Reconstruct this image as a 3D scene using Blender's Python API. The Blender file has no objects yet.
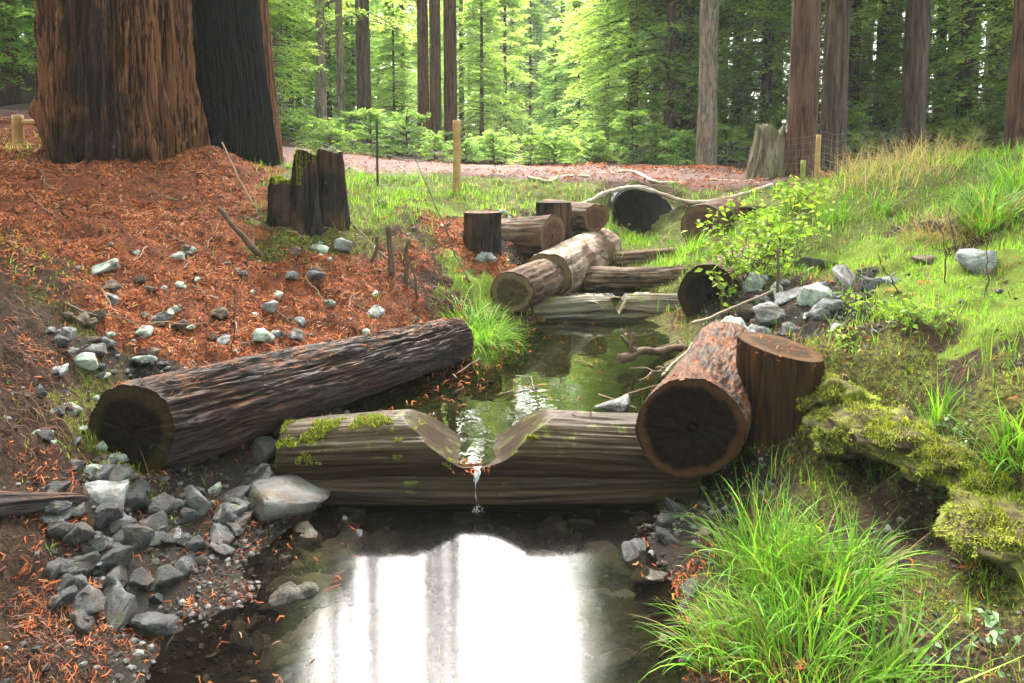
import bpy, bmesh, math, random
import numpy as np
from mathutils import Vector

R = math.radians
rng = np.random.default_rng(7)
random.seed(7)
scene = bpy.context.scene
col = scene.collection

# ------------------------------------------------------------------ camera, sky, sun, exposure
FPX, PY0, TILT, CAM_H = 700.0, 201.5, R(5), 1.9
cam = bpy.data.cameras.new('camera')
cam.sensor_width = 36.0
cam.lens = 36.0 * FPX / 1024
cam.shift_y = -(341.5 - PY0) / 1024          # keystone-corrected view: a slight tilt and a dropped lens
cam.clip_start, cam.clip_end = 0.05, 600
cam_o = bpy.data.objects.new('camera', cam)
cam_o.location = (0, 0, CAM_H)
cam_o.rotation_euler = (math.pi / 2 - TILT, 0, 0)
col.objects.link(cam_o)
scene.camera = cam_o

SUN_EL, SUN_AZ = R(54), R(-6)                 # azimuth from +Y towards +X
world = bpy.data.worlds.new('World')
scene.world = world
world.use_nodes = True
wn = world.node_tree
wn.nodes.clear()
w_out = wn.nodes.new('ShaderNodeOutputWorld')
w_bg = wn.nodes.new('ShaderNodeBackground')
w_sky = wn.nodes.new('ShaderNodeTexSky')
w_sky.sky_type = 'NISHITA'
w_sky.sun_disc = False
w_sky.sun_elevation = SUN_EL
w_sky.sun_rotation = SUN_AZ
w_sky.air_density, w_sky.dust_density, w_sky.ozone_density = 1.0, 6.0, 1.0
w_hs = wn.nodes.new('ShaderNodeHueSaturation')
w_hs.inputs['Saturation'].default_value = 0.5
wn.links.new(w_sky.outputs[0], w_hs.inputs['Color'])
wn.links.new(w_hs.outputs[0], w_bg.inputs[0])
w_bg.inputs[1].default_value = 0.15
wn.links.new(w_bg.outputs[0], w_out.inputs[0])

sun = bpy.data.lights.new('sun', 'SUN')
sun.energy = 1.5
sun.angle = R(25)
sun.color = (1.0, 0.96, 0.9)
sun_o = bpy.data.objects.new('sun', sun)
d_sun = Vector((math.sin(SUN_AZ) * math.cos(SUN_EL), math.cos(SUN_AZ) * math.cos(SUN_EL), math.sin(SUN_EL)))
sun_o.rotation_euler = d_sun.to_track_quat('Z', 'Y').to_euler()
sun_o.location = (0, 0, 40)
col.objects.link(sun_o)

vs = scene.view_settings
vs.view_transform = 'Standard'
vs.look = 'None'
vs.gamma = 1.0
vs.use_curve_mapping = False
vs.exposure = 3.8
cy = scene.cycles
cy.use_denoising = True
cy.max_bounces = 8
cy.diffuse_bounces = 3
cy.glossy_bounces = 3
cy.transmission_bounces = 4
cy.transparent_max_bounces = 12
cy.volume_bounces = 1
cy.sample_clamp_indirect = 8.0
cy.use_adaptive_sampling = False

# ------------------------------------------------------------------ helpers
def ray(px, py):
    u, v = (px - 512) / FPX, (PY0 - py) / FPX
    return np.array([u, math.cos(TILT) + v * math.sin(TILT), -math.sin(TILT) + v * math.cos(TILT)])
def PY(px, py, Y):
    d = ray(px, py)
    return np.array([0, 0, CAM_H]) + d * (Y / d[1])
def PZ(px, py, z):
    d = ray(px, py)
    return np.array([0, 0, CAM_H]) + d * ((z - CAM_H) / d[2])

def _h(ix, iy, iz, s):
    h = (ix.astype(np.int64) * 374761393 + iy.astype(np.int64) * 668265263 + iz.astype(np.int64) * 1274126177 + s * 974711) & 0xffffffff
    h = ((h ^ (h >> 13)) * 1274126177) & 0xffffffff
    h = ((h ^ (h >> 15)) * 2246822519) & 0xffffffff
    return ((h ^ (h >> 16)) & 0xffffff) / float(0xffffff)
def vn(x, y, z=0.0, s=0):
    x, y, z = np.broadcast_arrays(np.asarray(x, float), np.asarray(y, float), np.asarray(z, float))
    fx, fy, fz = np.floor(x), np.floor(y), np.floor(z)
    tx, ty, tz = x - fx, y - fy, z - fz
    tx, ty, tz = [t * t * t * (t * (t * 6 - 15) + 10) for t in (tx, ty, tz)]
    r = 0
    for a in (0, 1):
        for b in (0, 1):
            for c in (0, 1):
                w = (tx if a else 1 - tx) * (ty if b else 1 - ty) * (tz if c else 1 - tz)
                r = r + w * _h(fx + a, fy + b, fz + c, s)
    return r * 2 - 1
def fbm(x, y, z=0.0, s=0, o=4, g=0.5):
    r, a, f = 0, 1.0, 1.0
    for k in range(o):
        r = r + a * vn(np.asarray(x) * f, np.asarray(y) * f, np.asarray(z) * f, s + k * 17)
        a *= g
        f *= 2.03
    return r

def mesh_np(name, v, quads=None, tris=None, smooth=True, attrs=None, mats=None, midx=None):
    me = bpy.data.meshes.new(name)
    v = np.asarray(v, np.float32).reshape(-1, 3)
    nq = 0 if quads is None else len(quads)
    nt_ = 0 if tris is None else len(tris)
    me.vertices.add(len(v))
    me.vertices.foreach_set('co', v.ravel())
    loops = []
    if nq: loops.append(np.asarray(quads, np.int32).ravel())
    if nt_: loops.append(np.asarray(tris, np.int32).ravel())
    loops = np.concatenate(loops)
    me.loops.add(len(loops))
    me.loops.foreach_set('vertex_index', loops)
    tot = np.concatenate([np.full(nq, 4, np.int32), np.full(nt_, 3, np.int32)])
    st = np.concatenate([[0], np.cumsum(tot)[:-1]]).astype(np.int32)
    me.polygons.add(len(tot))
    me.polygons.foreach_set('loop_start', st)
    me.polygons.foreach_set('use_smooth', np.full(len(tot), smooth, bool))
    for k, a in (attrs or {}).items():
        a = np.asarray(a, np.float32)
        if a.ndim == 1:
            at = me.attributes.new(k, 'FLOAT', 'POINT'); at.data.foreach_set('value', a)
        elif a.shape[1] == 3:
            at = me.attributes.new(k, 'FLOAT_VECTOR', 'POINT'); at.data.foreach_set('vector', a.ravel())
        else:
            at = me.attributes.new(k, 'FLOAT_COLOR', 'POINT'); at.data.foreach_set('color', a.ravel())
    for m in (mats or []): me.materials.append(m)
    me.update(calc_edges=True)
    me.validate()
    return me

def link(name, me, parent=None, loc=(0, 0, 0), mat=None):
    o = bpy.data.objects.new(name, me)
    if mat and me is not None and not me.materials: me.materials.append(mat)
    col.objects.link(o)
    o.location = loc
    if parent: o.parent = parent
    return o
def tag(o, label, cat, group=None, kind=None):
    o['label'] = label
    o['category'] = cat
    if group: o['group'] = group
    if kind: o['kind'] = kind
    return o
def thing(name, label, cat, loc, group=None):
    o = bpy.data.objects.new(name, None)
    o.empty_display_size = 0.1
    col.objects.link(o)
    o.location = loc
    return tag(o, label, cat, group)
def copy_tree(o, loc, rz=0.0, sc=1.0, label=None):
    c = o.copy(); col.objects.link(c)
    c.location = loc
    c.rotation_euler = (0, 0, rz)
    c.scale = (sc, sc, sc)
    if label: c['label'] = label
    for ch in o.children:
        k = ch.copy(); col.objects.link(k); k.parent = c
    return c

def grid_quads(n, m, wrap=False):
    """n rings of m verts"""
    i = np.arange(n - 1)[:, None]
    j = np.arange(m if wrap else m - 1)[None, :]
    j2 = (j + 1) % m
    return np.stack([i * m + j, i * m + j2, (i + 1) * m + j2, (i + 1) * m + j], -1).reshape(-1, 4)

def norm(a):
    return a / np.maximum(np.linalg.norm(a, axis=-1, keepdims=True), 1e-9)

def tube(pts, rad, segs=6, cap=True):
    """verts, quads, tris of a tube along a polyline"""
    pts = np.asarray(pts, float)
    n = len(pts)
    rad = np.broadcast_to(np.asarray(rad, float), (n,))
    t = norm(np.gradient(pts, axis=0))
    ref = np.array([0.31, 0.17, 0.94]) if abs(t[0][2]) < 0.9 else np.array([1.0, 0.1, 0])
    a = norm(np.cross(t, ref)); b = np.cross(t, a)
    th = np.linspace(0, 2 * np.pi, segs, endpoint=False)
    v = pts[:, None] + rad[:, None, None] * (np.cos(th)[None, :, None] * a[:, None] + np.sin(th)[None, :, None] * b[:, None])
    q = grid_quads(n, segs, True)
    v = v.reshape(-1, 3)
    tr = np.zeros((0, 3), int)
    if cap:
        v = np.concatenate([v, pts[:1], pts[-1:]])
        j = np.arange(segs)
        tr = np.concatenate([np.stack([np.full(segs, n * segs), (j + 1) % segs, j], -1),
                             np.stack([np.full(segs, n * segs + 1), (n - 1) * segs + j, (n - 1) * segs + (j + 1) % segs], -1)])
    return v, q, tr
class Acc:
    def __init__(s): s.v, s.q, s.t, s.n, s.a = [], [], [], 0, []
    def add(s, vqt, a=0.0):
        v, q, t = vqt
        s.v.append(v); s.q.append(np.asarray(q) + s.n); s.t.append(np.asarray(t) + s.n)
        s.n += len(v); s.a.append(np.full(len(v), a))
    def mesh(s, name, mat, smooth=True):
        return mesh_np(name, np.concatenate(s.v), np.concatenate(s.q), np.concatenate(s.t), smooth, {'tint': np.concatenate(s.a)}, [mat])
def wobble(p0, p1, n, amp, seed, sag=0.0):
    p0, p1 = np.asarray(p0, float), np.asarray(p1, float)
    t = np.linspace(0, 1, n)
    p = p0 + (p1 - p0) * t[:, None]
    for k in range(3):
        p[:, k] += amp * fbm(t * 3.1, 7.3 * k, seed * 3.7, seed, 3) * np.sin(np.pi * np.clip(t, 0.0, 1)) ** 0.5
    p[:, 2] -= sag * np.sin(np.pi * t)
    return p

# ------------------------------------------------------------------ material helpers
def new_mat(name):
    m = bpy.data.materials.new(name)
    m.use_nodes = True
    m.node_tree.nodes.clear()
    return m, m.node_tree
def nd(nt, typ, inp=None, **kw):
    n = nt.nodes.new(typ)
    for k, v in kw.items(): setattr(n, k, v)
    for k, v in (inp or {}).items():
        if isinstance(v, bpy.types.NodeSocket): nt.links.new(v, n.inputs[k])
        else: n.inputs[k].default_value = v
    return n
def c4(c): return (c[0], c[1], c[2], 1.0)
def ramp(nt, fac, stops):
    n = nt.nodes.new('ShaderNodeValToRGB')
    e = n.color_ramp.elements
    while len(e) < len(stops): e.new(0.5)
    for el, (p, c) in zip(e, stops):
        el.position = p
        el.color = c4(c) if not np.isscalar(c) else (c, c, c, 1)
    nt.links.new(fac, n.inputs[0])
    return n.outputs[0]
def mixc(nt, fac, a, b, blend='MIX'):
    n = nt.nodes.new('ShaderNodeMix')
    n.data_type = 'RGBA'; n.blend_type = blend
    for i, v in ((0, fac), (6, a), (7, b)):
        if isinstance(v, bpy.types.NodeSocket): nt.links.new(v, n.inputs[i])
        else: n.inputs[i].default_value = v if i == 0 else c4(v)
    return n.outputs[2]
def mth(nt, op, a, b=0.0, clamp=False):
    n = nt.nodes.new('ShaderNodeMath'); n.operation = op; n.use_clamp = clamp
    for i, v in ((0, a), (1, b)):
        if isinstance(v, bpy.types.NodeSocket): nt.links.new(v, n.inputs[i])
        else: n.inputs[i].default_value = v
    return n.outputs[0]
def noise(nt, vec, scale, detail=5.0, rough=0.6, dist=0.0):
    return nd(nt, 'ShaderNodeTexNoise', {'Vector': vec, 'Scale': scale, 'Detail': detail, 'Roughness': rough, 'Distortion': dist}).outputs[0]
def mapping(nt, vec, sc):
    return nd(nt, 'ShaderNodeMapping', {'Vector': vec, 'Scale': sc}).outputs[0]
def attr(nt, name, out='Vector'):
    return nd(nt, 'ShaderNodeAttribute', attribute_name=name).outputs[out]
def bump(nt, h, strength=0.5, dist=0.01, normal=None):
    d = {'Height': h, 'Strength': strength, 'Distance': dist}
    if normal: d['Normal'] = normal
    return nd(nt, 'ShaderNodeBump', d).outputs[0]
def finish(nt, color, rough=0.8, normal=None, spec=0.4):
    d = {'Base Color': color, 'Roughness': rough, 'Specular IOR Level': spec}
    if normal: d['Normal'] = normal
    p = nd(nt, 'ShaderNodeBsdfPrincipled', d)
    nd(nt, 'ShaderNodeOutputMaterial', {'Surface': p.outputs[0]})
    return p
def upness(nt, lo, hi):
    g = nd(nt, 'ShaderNodeNewGeometry').outputs['Normal']
    z = nd(nt, 'ShaderNodeSeparateXYZ', {0: g}).outputs[2]
    return nd(nt, 'ShaderNodeMapRange', {'Value': z, 'From Min': lo, 'From Max': hi}).outputs[0]
def wpos(nt): return nd(nt, 'ShaderNodeNewGeometry').outputs['Position']

def bark_material(name, ridge, furrow, streak=None, moss=0.0, wetline=None, crack=0.6, bdist=0.03, rough=0.75, stretch=0.12, scale=16.0, bstr=0.8, spec=0.08, char=None, litter=0.0):
    m, nt = new_mat(name)
    a = attr(nt, 'axc')
    rnd = nd(nt, 'ShaderNodeObjectInfo').outputs['Random']
    sh = nd(nt, 'ShaderNodeCombineXYZ', {0: mth(nt, 'MULTIPLY', rnd, 37.0), 1: mth(nt, 'MULTIPLY', rnd, 71.0), 2: rnd}).outputs[0]
    v = nd(nt, 'ShaderNodeVectorMath', {0: a, 1: sh}, operation='ADD').outputs[0]
    vs_ = mapping(nt, v, (1, 1, stretch))
    n1 = noise(nt, vs_, scale, 8, 0.65, 0.4)
    n2 = noise(nt, vs_, scale * 3.5, 6, 0.7)
    n3 = noise(nt, v, 2.2, 4, 0.6)
    f = mth(nt, 'ADD', mth(nt, 'MULTIPLY', n1, 0.65), mth(nt, 'MULTIPLY', n2, 0.35))
    c = ramp(nt, f, [(0.40, furrow), (0.51, [0.5 * (p + q) for p, q in zip(ridge, furrow)]), (0.60, ridge)])
    ck = noise(nt, mapping(nt, v, (1, 1, stretch * 0.6)), scale * 0.55, 3, 0.55, 0.3)
    ckm = ramp(nt, ck, [(0.455, 0.0), (0.485, 1.0), (0.515, 1.0), (0.545, 0.0)])
    if streak is not None:
        c = mixc(nt, ramp(nt, n3, [(0.46, 0.0), (0.6, 1.0)]), c, mixc(nt, f, streak, [1.5 * s for s in streak]))
    c = mixc(nt, mth(nt, 'MULTIPLY', ckm, crack), c, [0.35 * q for q in furrow])
    f = mth(nt, 'SUBTRACT', f, mth(nt, 'MULTIPLY', ckm, 0.25 * crack))
    if char is not None:
        ch = attr(nt, 'char', 'Fac')
        chm = mth(nt, 'ADD', ch, mth(nt, 'MULTIPLY', mth(nt, 'SUBTRACT', n3, 0.5), 2.2))
        chm = mth(nt, 'ADD', chm, mth(nt, 'MULTIPLY', mth(nt, 'SUBTRACT', n1, 0.5), 2.4))
        c = mixc(nt, ramp(nt, chm, [(0.3, 0.0), (0.8, 1.0)]), c, char)
    if litter:
        lm = mth(nt, 'MULTIPLY', upness(nt, 0.55, 0.95), ramp(nt, noise(nt, v, 9, 6, 0.7), [(0.5, 0.0), (0.58, 1.0)]))
        c = mixc(nt, mth(nt, 'MULTIPLY', lm, litter), c, (0.22, 0.085, 0.035))
    if wetline is not None:
        zq = nd(nt, 'ShaderNodeSeparateXYZ', {0: wpos(nt)}).outputs[2]
        zq = mth(nt, 'ADD', zq, mth(nt, 'MULTIPLY', mth(nt, 'SUBTRACT', noise(nt, mapping(nt, v, (1, 1, .25)), 9, 4, .6), .5), .16))
        wl = nd(nt, 'ShaderNodeMapRange', {'Value': zq, 'From Min': wetline[0], 'From Max': wetline[1]}).outputs[0]
        c = mixc(nt, wl, c, mixc(nt, f, (0.005, 0.0035, 0.003), (0.040, 0.022, 0.010)))
    if moss:
        mm = mth(nt, 'MULTIPLY', upness(nt, 0.3, 0.95), ramp(nt, noise(nt, v, 8, 6, 0.7), [(0.62 - 0.25 * moss, 0.0), (0.74 - 0.25 * moss, 1.0)]))
        c = mixc(nt, mm, c, mixc(nt, n2, (0.05, 0.075, 0.01), (0.16, 0.19, 0.03)))
    finish(nt, c, rough, bump(nt, f, bstr, bdist), spec)
    return m

def plain_noise_mat(name, stops, scale=8, rough=0.8, bstr=0.4, bdist=0.005, spec=0.12, tint=None):
    m, nt = new_mat(name)
    tc = nd(nt, 'ShaderNodeTexCoord').outputs['Object']
    n1 = noise(nt, tc, scale, 8, 0.65)
    c = ramp(nt, n1, stops)
    if tint:
        t = attr(nt, 'tint', 'Fac')
        c = mixc(nt, t, c, tint)
    finish(nt, c, rough, bump(nt, noise(nt, tc, scale * 3, 6, 0.7), bstr, bdist), spec)
    return m

def leaf_mat(name, stops, transl=0.45, rough=0.55, objvar=0.0, spec=0.1):
    """thin foliage: colour by a per-blade tint, light passes through"""
    m, nt = new_mat(name)
    t = attr(nt, 'tint', 'Fac')
    if objvar:
        rnd = nd(nt, 'ShaderNodeObjectInfo').outputs['Random']
        t = mth(nt, 'ADD', t, mth(nt, 'MULTIPLY', mth(nt, 'SUBTRACT', rnd, 0.5), objvar), True)
    c = ramp(nt, t, stops)
    p = nd(nt, 'ShaderNodeBsdfPrincipled', {'Base Color': c, 'Roughness': rough, 'Specular IOR Level': spec})
    tr = nd(nt, 'ShaderNodeBsdfTranslucent', {'Color': mixc(nt, 1.0, c, (1.25, 1.3, 0.7), 'MULTIPLY')})
    mx = nd(nt, 'ShaderNodeMixShader', {0: transl, 1: p.outputs[0], 2: tr.outputs[0]})
    nd(nt, 'ShaderNodeOutputMaterial', {'Surface': mx.outputs[0]})
    return m

M = {}
M['redwood'] = bark_material('redwood_bark', (0.33, 0.14, 0.06), (0.03, 0.012, 0.008), (0.15, 0.06, 0.03), stretch=0.075, scale=24, crack=0.85, bdist=0.06, bstr=1.0, char=(0.035, 0.019, 0.013))
M['char'] = bark_material('charred_bark', (0.011, 0.011, 0.012), (0.003, 0.003, 0.003), None, stretch=0.35, scale=20, bstr=1.0, rough=0.85, spec=0.04)
M['trunk_red'] = bark_material('reddish_trunk_bark', (0.17, 0.085, 0.06), (0.04, 0.019, 0.014), (0.09, 0.045, 0.033), stretch=0.09, scale=22, bdist=0.05)
M['trunk_grey'] = bark_material('pale_grey_bark', (0.30, 0.255, 0.21), (0.10, 0.075, 0.06), (0.20, 0.14, 0.105), stretch=0.2, scale=18, bdist=0.04)
M['trunk_dark'] = bark_material('dark_trunk_bark', (0.13, 0.088, 0.068), (0.035, 0.022, 0.017), None, stretch=0.1, scale=12)
M['log_wet'] = bark_material('wet_log_bark', (0.07, 0.054, 0.050), (0.009, 0.006, 0.005), (0.042, 0.022, 0.015), moss=0.0, rough=0.5, stretch=0.12, scale=20, bdist=0.05, bstr=1.0, spec=0.14, litter=0.6)
M['log_red'] = bark_material('red_brown_log_bark', (0.075, 0.052, 0.042), (0.013, 0.008, 0.006), (0.06, 0.024, 0.011), rough=0.5, stretch=0.5, scale=14, bstr=0.7, spec=0.12, litter=0.3)
M['log_weir'] = bark_material('weathered_weir_wood', (0.074, 0.052, 0.028), (0.022, 0.014, 0.008), (0.032, 0.020, 0.009), moss=0.3, wetline=(.39, .24), rough=0.5, stretch=0.16, scale=12, crack=0.3, bstr=0.3, spec=0.12)
M['log_peeled'] = bark_material('patchy_peeled_log', (0.36, 0.28, 0.225), (0.13, 0.085, 0.06), (0.085, 0.05, 0.035), rough=0.8, stretch=0.45, scale=9, bstr=0.7)
M['log_sill'] = bark_material('waterlogged_sill_wood', (0.06, 0.036, 0.018), (0.008, 0.005, 0.004), (0.024, 0.014, 0.007), rough=0.5, stretch=0.05, scale=18, bstr=0.6, spec=0.12, moss=0.1)
M['log_pale'] = bark_material('pale_peeled_log', (0.17, 0.12, 0.085), (0.03, 0.018, 0.013), (0.065, 0.038, 0.025), rough=0.8, stretch=0.4, scale=11, bstr=0.5, moss=0.12)
M['log_grey'] = bark_material('grey_weathered_log', (0.22, 0.195, 0.155), (0.04, 0.03, 0.022), (0.10, 0.08, 0.055), moss=0.35, rough=0.6, stretch=0.1, scale=14, bstr=0.5)
M['post_wet'] = bark_material('wet_post_wood', (0.085, 0.034, 0.012), (0.007, 0.004, 0.003), (0.035, 0.016, 0.007), rough=0.5, stretch=0.14, scale=11, bstr=0.8, spec=0.08)
M['stump_moss'] = bark_material('mossy_burnt_stump', (0.035, 0.025, 0.02), (0.006, 0.005, 0.005), (0.06, 0.03, 0.018), moss=0.75, stretch=0.12, scale=14, bstr=0.9, rough=0.6)
M['stump_grey'] = bark_material('grey_broken_stump', (0.24, 0.20, 0.14), (0.06, 0.045, 0.03), (0.11, 0.10, 0.05), stretch=0.1, scale=12, bstr=0.8)

def cut_mat(name, heart, sap, rim, r0=0.7, r1=0.9, rough=0.65):
    m, nt = new_mat(name)
    a = attr(nt, 'axc')
    xy = nd(nt, 'ShaderNodeSeparateXYZ', {0: a})
    rr = xy.outputs[2]
    n = noise(nt, a, 3.0, 6, 0.65)
    rj = mth(nt, 'ADD', rr, mth(nt, 'MULTIPLY', mth(nt, 'SUBTRACT', noise(nt, a, 1.1, 5, 0.6), 0.5), 0.5))
    ring = mth(nt, 'SINE', mth(nt, 'MULTIPLY', mth(nt, 'ADD', rr, mth(nt, 'MULTIPLY', n, 0.09)), 60.0))
    c = ramp(nt, rj, [(r0 - 0.06, heart), (r0 + 0.03, sap), (r1, sap), (min(r1 + 0.06, 1.0), rim)])
    fine = noise(nt, a, 26, 5, 0.7)
    k = mth(nt, 'ADD', mth(nt, 'MULTIPLY', ring, 0.03), mth(nt, 'ADD', mth(nt, 'MULTIPLY', fine, 0.9), 0.5))
    kk = nd(nt, 'ShaderNodeCombineColor', {0: k, 1: k, 2: k}).outputs[0]
    c = mixc(nt, 1.0, c, kk, 'MULTIPLY')
    dirv = nd(nt, 'ShaderNodeCombineXYZ', {0: mth(nt, 'DIVIDE', xy.outputs[0], mth(nt, 'ADD', rr, 0.001)), 1: mth(nt, 'DIVIDE', xy.outputs[1], mth(nt, 'ADD', rr, 0.001)), 2: mth(nt, 'MULTIPLY', rr, 0.25)}).outputs[0]
    chk = ramp(nt, noise(nt, dirv, 4.5, 3, 0.6), [(0.47, 0.0), (0.495, 1.0), (0.505, 1.0), (0.53, 0.0)])
    chk = mth(nt, 'MULTIPLY', chk, ramp(nt, rr, [(0.15, 0.0), (0.4, 1.0), (0.7, 0.8), (0.82, 0.0)]))
    c = mixc(nt, mth(nt, 'MULTIPLY', chk, 0.6), c, (0.006, 0.004, 0.003))
    # lighter slanting saw marks
    saw = noise(nt, mapping(nt, a, (1.5, 40, 1)), 1.0, 3, 0.6)
    c = mixc(nt, ramp(nt, saw, [(0.55, 0.0), (0.75, 0.35)]), c, sap)
    finish(nt, c, rough, bump(nt, mth(nt, 'ADD', fine, mth(nt, 'MULTIPLY', ring, 0.06)), 0.4, 0.006), 0.04)
    return m
M['cut_dark'] = cut_mat('dark_wet_cut_wood', (0.006, 0.004, 0.003), (0.026, 0.017, 0.007), (0.018, 0.011, 0.007), 0.72, 0.9)
M['cut_red'] = cut_mat('wet_cut_wood_with_red_rim', (0.005, 0.003, 0.0025), (0.05, 0.021, 0.010), (0.022, 0.012, 0.008), 0.84, 0.97)
M['cut_wet'] = cut_mat('wet_dark_post_top', (0.04, 0.024, 0.015), (0.07, 0.038, 0.02), (0.045, 0.025, 0.014), 0.7, 0.9)
M['cut_brown'] = cut_mat('brown_cut_wood', (0.085, 0.042, 0.03), (0.12, 0.07, 0.04), (0.06, 0.04, 0.025), 0.75, 0.9, 0.7)
M['cut_tan'] = cut_mat('tan_cut_wood', (0.06, 0.045, 0.024), (0.13, 0.09, 0.05), (0.06, 0.034, 0.02), 0.7, 0.9, 0.7)

# ------------------------------------------------------------------ terrain
ctrl = []
for (px, py, Y) in [
    (133, 475, 3.2), (60, 505, 2.8), (0, 470, 2.75), (0, 400, 3.0), (0, 330, 3.5), (0, 260, 4.2), (0, 200, 5.2), (100, 350, 3.9),
    (100, 400, 3.65), (60, 440, 3.15), (100, 280, 4.6), (100, 220, 5.6), (220, 352, 4.5), (330, 316, 5.3), (440, 345, 5.9), (425, 300, 5.9), (390, 310, 5.6), (300, 240, 6.3), (200, 280, 5.3),
    (250, 290, 5.4), (180, 330, 4.6), (140, 355, 4.15), (280, 335, 4.95), (250, 240, 6.1), (180, 200, 6.4), (100, 165, 6.9), (60, 165, 6.9), (190, 166, 7.0), (212, 146, 7.5), (235, 160, 7.6), (255, 185, 7.2),
    (300, 228, 6.6), (330, 222, 6.7), (360, 205, 8.0), (380, 190, 9.0), (457, 195, 9.5), (420, 215, 7.6), (440, 265, 6.6), (470, 262, 6.8), (400, 250, 6.6), (350, 240, 6.5), (500, 285, 6.6), (520, 250, 7.7), (560, 225, 8.6), (500, 215, 8.4), (480, 230, 7.6),
    (340, 172, 10.5), (430, 178, 10.3), (540, 185, 10.3), (620, 184, 10.5), (700, 192, 10.5), (760, 192, 10.2), (520, 205, 9.3), (590, 210, 9.0),
    (340, 156, 14.0), (450, 160, 14.0), (560, 165, 14.2), (660, 170, 14.2), (760, 174, 14), 
    (830, 408, 3.5), (850, 380, 3.75), (1000, 350, 3.4), (1000, 300, 4.2), (1000, 250, 5.0), (1000, 200, 6.0), (900, 250, 5.7), (900, 300, 4.7), (800, 220, 7.5), (830, 182, 9.5), (900, 165, 9.0), (1000, 152, 8.5), (930, 158, 8.6), (860, 172, 9.0),
    (1000, 430, 2.95), (1000, 480, 2.85), (960, 520, 2.85), (1000, 600, 2.4), (900, 600, 2.5), (880, 500, 3.35), (930, 545, 2.95), (900, 440, 3.2), (940, 400, 3.3), (845, 455, 3.6), (860, 485, 3.5),
    (760, 300, 5.7), (820, 330, 4.5), (780, 320, 5.0), (860, 300, 5.0), (720, 320, 5.6), (740, 260, 6.9), (780, 240, 7.2), (720, 245, 7.8), (745, 335, 5.0), (820, 260, 6.2),
    (20, 600, 2.4), (80, 560, 2.65), (0, 540, 2.5), (40, 660, 2.2),
]:
    ctrl.append(PY(px, py, Y))
ctrl += [np.array(p, float) for p in [
    (-.3, 3.2, -.13), (.3, 3.0, -.14), (-.2, 2.4, -.17), (0, 1.5, -.22), (-.8, 2.9, -.06), (-1, 2.4, -.07), (.6, 3.0, -.05), (.35, 2.3, -.07), (-1.2, 1.5, -.03), (.4, 1.5, -.02), (.6, 2.0, .03), (0, 0, -.3), (0, -5, -.4), (1.2, 1.6, .16), (1.6, 2.0, .25), (2.2, 1.2, .6), (-2.2, 1.2, .55), (-1.7, 1.9, .22), (3, -1, 1), (-3, -1, 1), (3, -6, 1.2), (-3, -6, 1.2),
    (-.2, 4.0, .02), (.4, 4.2, .05), (-.3, 4.8, .04), (.6, 5.2, .07), (.3, 5.8, .05), (.8, 6.3, .06), (.25, 6.3, .1), (-1.0, 4.2, .2), (-.85, 4.7, .17), (-.45, 5.5, .17), (-.12, 6.15, .2), (1.0, 4.2, .18), (1.2, 4.8, .19), (1.4, 5.5, .2), (1.55, 6.3, .24), (0, 3.65, -.12), (-.7, 3.6, -.08), (.6, 3.6, -.08), (-.9, 3.85, .05), (.8, 3.9, .05),
    (.9, 7.1, .2), (1.3, 7.1, .22), (.5, 7.1, .24), (1.4, 8, .44), (1.6, 9, .5), (1.78, 9.6, .5), (1.0, 8.2, .46), (2.15, 8.6, .58), (1.3, 8.9, .56), (2.1, 6.6, .6), (2.2, 7.5, .72),
    (1.78, 10.12, 1.27), (1.25, 10.05, 1.2), (2.4, 10.05, 1.16), (1.2, 9.6, .85), (2.5, 9.5, .9), (1.8, 9.85, .75),
    (-1.25, 3.5, .1), (-1.3, 3.9, .22), (-1.0, 3.35, -.03), (-1.3, 3.3, .09), (-1.55, 3.2, .22), (-1.42, 2.52, -.01), (-1.1, 2.75, -.01), (-1.2, 3.0, -.03), (-1.36, 2.8, .02), (-1.5, 2.45, .08), (-1.5, 3.85, .27), (-1.15, 4.35, .22), (-1.7, 3.7, .32),
    (.77, 3.3, .02), (.74, 3.0, .02), (.8, 2.6, .05), (1.05, 2.5, .1), (.75, 2.2, .08), (1.2, 3.1, .12), (1.25, 3.5, .08), (1.0, 3.4, .05), (1.5, 4.25, .5), (1.2, 4.0, .12), (1.75, 4.0, .62),
    (-6, 4, 2.2), (-6, 0, 2.3), (-8, -6, 2.4), (8, -6, 2.2), (8, 3, 1.9), (5, 3.5, 1.45), (4, 1, 1.1), (10, 8, 2.0), (10, 12, 1.7), (6, 11, 1.4), (4.6, 11, 1.27), (20, 15, 2.2), (-10, 10, 2.4), (-6.5, 8.5, 1.9), (-6, 12, 2.1), (-12, 14, 3.4), (-20, 20, 7), (-9, 17, 2.6),
    (-3, 18, 1.45), (0, 18, 1.3), (5, 18, 1.3), (10, 20, 1.5), (0, 30, 1.3), (-10, 30, 3), (12, 30, 1.6), (0, 60, 1.8), (-40, 60, 9), (40, 60, 4), (0, 120, 3), (-100, 120, 9), (100, 120, 7), (-100, -20, 6), (100, -20, 6), (0, -20, .5), (-60, 20, 10), (60, 20, 6)]]
ctrl = np.array(ctrl)
def rbf_fit(p):
    n = len(p)
    d = np.linalg.norm(p[:, None, :2] - p[None, :, :2], axis=-1)
    A = np.zeros((n + 3, n + 3))
    A[:n, :n] = d - np.eye(n) * 0.03
    A[:n, n] = 1; A[:n, n + 1:] = p[:, :2]
    A[n, :n] = 1; A[n + 1:, :n] = p[:, :2].T
    return np.linalg.solve(A, np.concatenate([p[:, 2], np.zeros(3)]))
coef = rbf_fit(ctrl)
def rbf(x, y):
    r = coef[-3] + coef[-2] * x + coef[-1] * y
    for k, p in enumerate(ctrl):
        r = r + coef[k] * np.hypot(x - p[0], y - p[1])
    return r
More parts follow.
